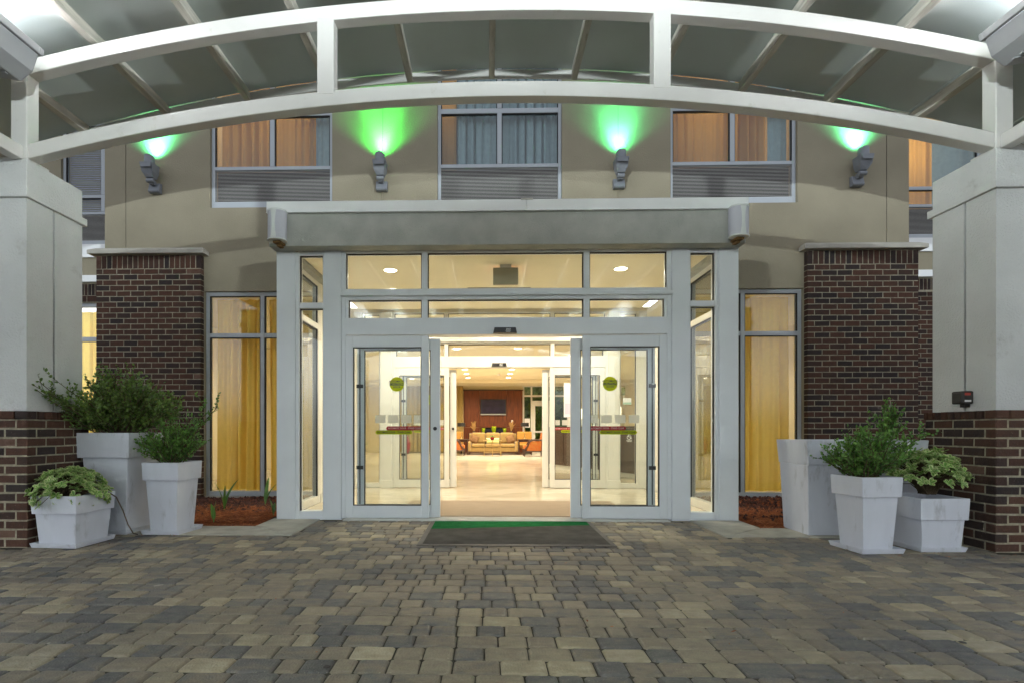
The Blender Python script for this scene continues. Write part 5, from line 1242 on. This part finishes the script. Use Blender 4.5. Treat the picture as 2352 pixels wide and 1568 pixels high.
for k in range(14):
    a_ = 2*math.pi*k/14; L = rn.uniform(.16, .24); vs = []
    for i in range(6):
        u = i/5; wd = .016*math.sin(math.pi*(u*.9+.08)); px, py, pz = .18+L*u*math.cos(a_), 20.95+L*u*math.sin(a_), .775+.17*u-.15*u*u*rn.uniform(.8, 1.2); vs += [(px+wd*math.sin(a_), py-wd*math.cos(a_), pz), (px-wd*math.sin(a_), py+wd*math.cos(a_), pz)]
    MB().add(vs, [(2*i, 2*i+1, 2*i+3, 2*i+2) for i in range(5)], 0, rn.random()).build('leaf', M['leaf_strap'], pv)
# console with green vases and dried grass behind the sofa
cs = thing('console_table', 'dark console table behind the sofa under the television', 'console', (.25, 23.6, Z0))
B('table_top', M['wood_dark'], cs, -.85, 1.30, 23.40, 23.80, .86, .90, bevel=.005)
for x in (-.82, 1.27):
    for y_ in (23.43, 23.77): B('leg', M['wood_dark'], cs, x-.025, x+.025, y_-.025, y_+.025, Z0, .8595)
for x, sc_, lab in ((-.19, .85, 'small green glass vase left on the console'), (.28, 1.15, 'largest green glass vase in the middle of the console'), (.76, .85, 'small green glass vase right on the console')):
    tag(MB().lathe([(.05*sc_, 0), (.055*sc_, .02*sc_), (.085*sc_, .10*sc_), (.09*sc_, .2*sc_), (.10*sc_, .27*sc_), (.092*sc_, .27*sc_), (.08*sc_, .2*sc_), (.07*sc_, .06*sc_)], (x, 23.6, .901), 18).build('glass_vase', M['ggreen'], smooth=True, org=(x, 23.6, .901)), lab, 'vase')
for x, lab, sg in ((-.62, 'bundle of dried grass left on the console', -1), (1.06, 'bundle of dried grass right on the console', 1)):
    rn = random.Random(int(x*10)); t = thing('dried_grass', lab, 'dried grass', (x, 23.6, .901)); mb = MB()
    for k in range(46):
        a_ = rn.uniform(0, 6.28); d = rn.uniform(.02, .16); h_ = rn.uniform(.25, .55); mb.tube([(x+rn.uniform(-.02, .02), 23.6, .905), (x+d*.4*math.cos(a_), 23.6+d*.3*math.sin(a_), .905+h_*.6), (x+d*math.cos(a_)+.03*sg, 23.6+d*.5*math.sin(a_), .905+h_)], [.005, .006, .011], 4)
    mb.build('stalks', M['dried'], t); MB().lathe([(.05, 0), (.06, .05), (.05, .10)], (x, 23.6, .901), 12).build('holder', M['wood_dark'], t)
# reception desk at the right with lamps
desk = thing('reception_desk', 'dark wood reception desk at the right of the lobby', 'desk', (2.2, 13.0, Z0))
T = Matrix.Translation((1.62, 14.85, 0)) @ Matrix.Rotation(R(-66), 4, 'Z')
def dk(name, m, *b, bv=.006):
    mb = MB(); mb.box(*b); mb.v = [tuple(T @ Vector(p)) for p in mb.v]; return mb.build(name, M[m], desk, bevel=bv)
dk('front', 'walnut', 0, 3.9, 0, .08, .12, 1.10); dk('plinth', 'alu_in', .03, 3.87, .03, .2, Z0, .1195); dk('counter_top', 'wood_dark', -.03, 3.93, -.05, .62, 1.101, 1.15); dk('end_panel', 'walnut', 0, .08, .081, .6, .12, 1.10)
for k in range(4): dk('panel', 'wood_dark', .12+k*.95, .98+k*.95, -.018, -.001, .2, 1.02)
for d, lab in ((1.45, 'lit white lamp on the reception desk, nearer the back wall'), (2.75, 'lit white lamp on the reception desk, nearer the entrance')):
    p = T @ Vector((d, .35, 1.151)); l_ = thing('desk_lamp', lab, 'lamp', p, 'lit reception lamps')
    MB().lathe([(.07, 0), (.07, .02), (.02, .04), (.02, .22)], p, 14).build('lamp_base', M['silver'], l_); MB().lathe([(.10, .20), (.10, .46)], p, 20).build('lamp_shade', M['shadeon'], l_)
for d, w_, h_, lab in ((.85, .16, .24, 'white brochure stand on the reception desk beside the lamp'), (2.05, .22, .20, 'white paper stack on the reception desk between the lamps')):
    mb = MB().box(d, d+w_, .2, .3, 1.151, 1.151+h_); mb.v = [tuple(T @ Vector(p)) for p in mb.v]; tag(mb.build('paper_stand', M['whitep']), lab, 'stationery')
# left side: dark bookcase, palm, floor vase
bc = thing('bookcase', 'dark wood shelving at the left of the lobby', 'bookcase', (-4.0, 14.3, Z0))
B('side_panel', M['wood_dark'], bc, -4.6, -4.55, 14.0, 14.5, Z0, 2.5); B('side_panel', M['wood_dark'], bc, -3.45, -3.40, 14.0, 14.5, Z0, 2.5); B('back_panel', M['wood'], bc, -4.549, -3.451, 14.45, 14.5, Z0, 2.5)
for z in (.3, .8, 1.3, 1.8, 2.3): B('shelf', M['wood_dark'], bc, -4.549, -3.451, 14.05, 14.449, z, z+.04)
pt = thing('potted_palm', 'potted palm beside the dark shelving at the left of the lobby', 'plant', (-3.35, 12.8, Z0))
MB().lathe([(.13, 0), (.19, .32), (.2, .34), (.18, .34), (.16, .3)], (-3.35, 12.8, Z0), 16).build('pot', M['rust'], pt)
rn = random.Random(14)
for k in range(26):
    a_ = rn.uniform(0, 6.28); L = rn.uniform(.5, .95); vs = []; kk = rn.uniform(.5, 1.0)
    for i in range(8):
        u = i/7; wd = .022*math.sin(math.pi*(u*.9+.08)); px, py, pz = -3.35+L*.75*u*math.cos(a_), 12.8+L*.75*u*math.sin(a_), .34+L*1.1*u-.8*kk*u*u*L; vs += [(px+wd*math.sin(a_), py-wd*math.cos(a_), pz), (px-wd*math.sin(a_), py+wd*math.cos(a_), pz)]
    MB().add(vs, [(2*i, 2*i+1, 2*i+3, 2*i+2) for i in range(7)], 0, rn.random()).build('frond', M['leaf_strap'], pt)
tag(MB().lathe([(.09, 0), (.13, .15), (.16, .42), (.13, .58), (.07, .66), (.085, .76), (.07, .76)], (-3.55, 22.9, Z0), 18).build('floor_vase', M['rvase'], smooth=True, org=(-3.55, 22.9, Z0)), 'tall dark red floor vase in front of the lobby curtain', 'vase')
# exit sign seen from behind, vent slot, downlights
ex = thing('exit_sign', 'hanging exit sign seen from behind in the upper transom', 'exit sign', (.24, 6.95, 3.25))
B('mount', M['alu_in'], ex, .16, .31, 6.93, 6.97, 3.215, 3.2495); MB().box(.07, .405, 6.94, 6.96, 2.985, 3.214).build('plate', M['khaki'], ex, bevel=.006)
MB().text('EXIT', .16, .237, 6.9615, 3.095, 0, face=1, bold=.03).build('letters', M['exitred'], ex)
tag(B('air_slot', M['khaki'], None, VX-.52, VX+.45, 8.05, 8.11, 3.243, 3.2495), 'long thin air slot in the vestibule ceiling', 'vent')
def downlight(x, y_, zc, label, pw, grp, r=.085):
    t = thing('downlight', label, 'ceiling light', (x, y_, zc), grp)
    n_ = 20; vs = []
    for rr, z in ((r+.018, -.001), (r+.012, -.010), (r, -.010), (r, -.002)):
        for k in range(n_): vs.append((x+rr*math.cos(2*math.pi*k/n_), y_+rr*math.sin(2*math.pi*k/n_), zc+z))
    MB().add(vs, [(j*n_+k, j*n_+(k+1) % n_, (j+1)*n_+(k+1) % n_, (j+1)*n_+k) for j in range(3) for k in range(n_)]).build('trim', M['whitep'], t, fix=True)
    MB().lathe([(r-.001, -.007), (r-.001, -.0035)], (x, y_, zc), 18).build('diffuser', M['lampon'], t)
    d = lamp('downlight_lamp', 'AREA', (x, y_, zc-.02), pw, WARM2, t); d.data.shape = 'DISK'; d.data.size = .15; d.data.spread = R(150)
for x, y_, lab in ((-1.33, 7.13, 'vestibule downlight seen through the left upper transom pane'), (1.80, 7.13, 'vestibule downlight seen through the right upper transom pane'),
                   (-1.32, 8.78, 'vestibule downlight seen through the left lower transom pane'), (.22, 8.78, 'vestibule downlight in the middle, above the air slot'), (1.68, 8.78, 'vestibule downlight seen through the right lower transom pane')):
    downlight(x, y_, 3.25, lab, DOWN_W, 'vestibule ceiling lights')
for x, y_, lab in ((-.82, 13.9, 'lobby downlight seen at the left of the inner transom'), (.80, 13.9, 'lobby downlight seen at the right of the inner transom'),
                   (-.82, 18.7, 'lobby downlight, left row, nearest of three'), (-.82, 20.2, 'lobby downlight, left row, middle of three'), (-.82, 21.7, 'lobby downlight, left row, farthest of three'),
                   (.86, 18.7, 'lobby downlight, right row, nearest of three'), (.86, 20.2, 'lobby downlight, right row, middle of three'), (.86, 21.7, 'lobby downlight, right row, farthest of three'),
                   (-3.6, 11.2, 'lobby downlight behind the left yellow curtain'), (3.9, 11.2, 'lobby downlight behind the right yellow curtain'), (-3.4, 17.5, 'lobby downlight towards the left wall'), (3.2, 17.5, 'lobby downlight over the reception side'), (2.6, 21.5, 'lobby downlight near the rear exit door'), (-3.2, 22.0, 'lobby downlight near the back curtain')):
    downlight(x, y_, LC, lab, LOBBY_W, 'lobby ceiling lights', .10)
lamp('wing_room_lamp', 'POINT', (CX-6.9, YR+1.1, 2.6), ROOM_W*.3, WARM, shadow_soft_size=.15)
sd_ = tag(MB().lathe([(.05, -.04), (.065, -.02), (.07, -.001)], (.42, 20.3, LC), 16).build('smoke_detector', M['whitep']), 'white smoke detector on the lobby ceiling between the lights', 'smoke detector')
dc = thing('security_camera', 'small dome camera on the lobby ceiling near the rear door', 'camera', (2.55, 22.2, LC))
MB().lathe([(.06, -.05), (.07, -.001)], (2.55, 22.2, LC), 14).build('mount', M['sconce'], dc); MB().lathe([(.01, -.11), (.04, -.10), (.055, -.07), (.055, -.05)], (2.55, 22.2, LC), 14).build('dome', M['black'], dc, smooth=True)
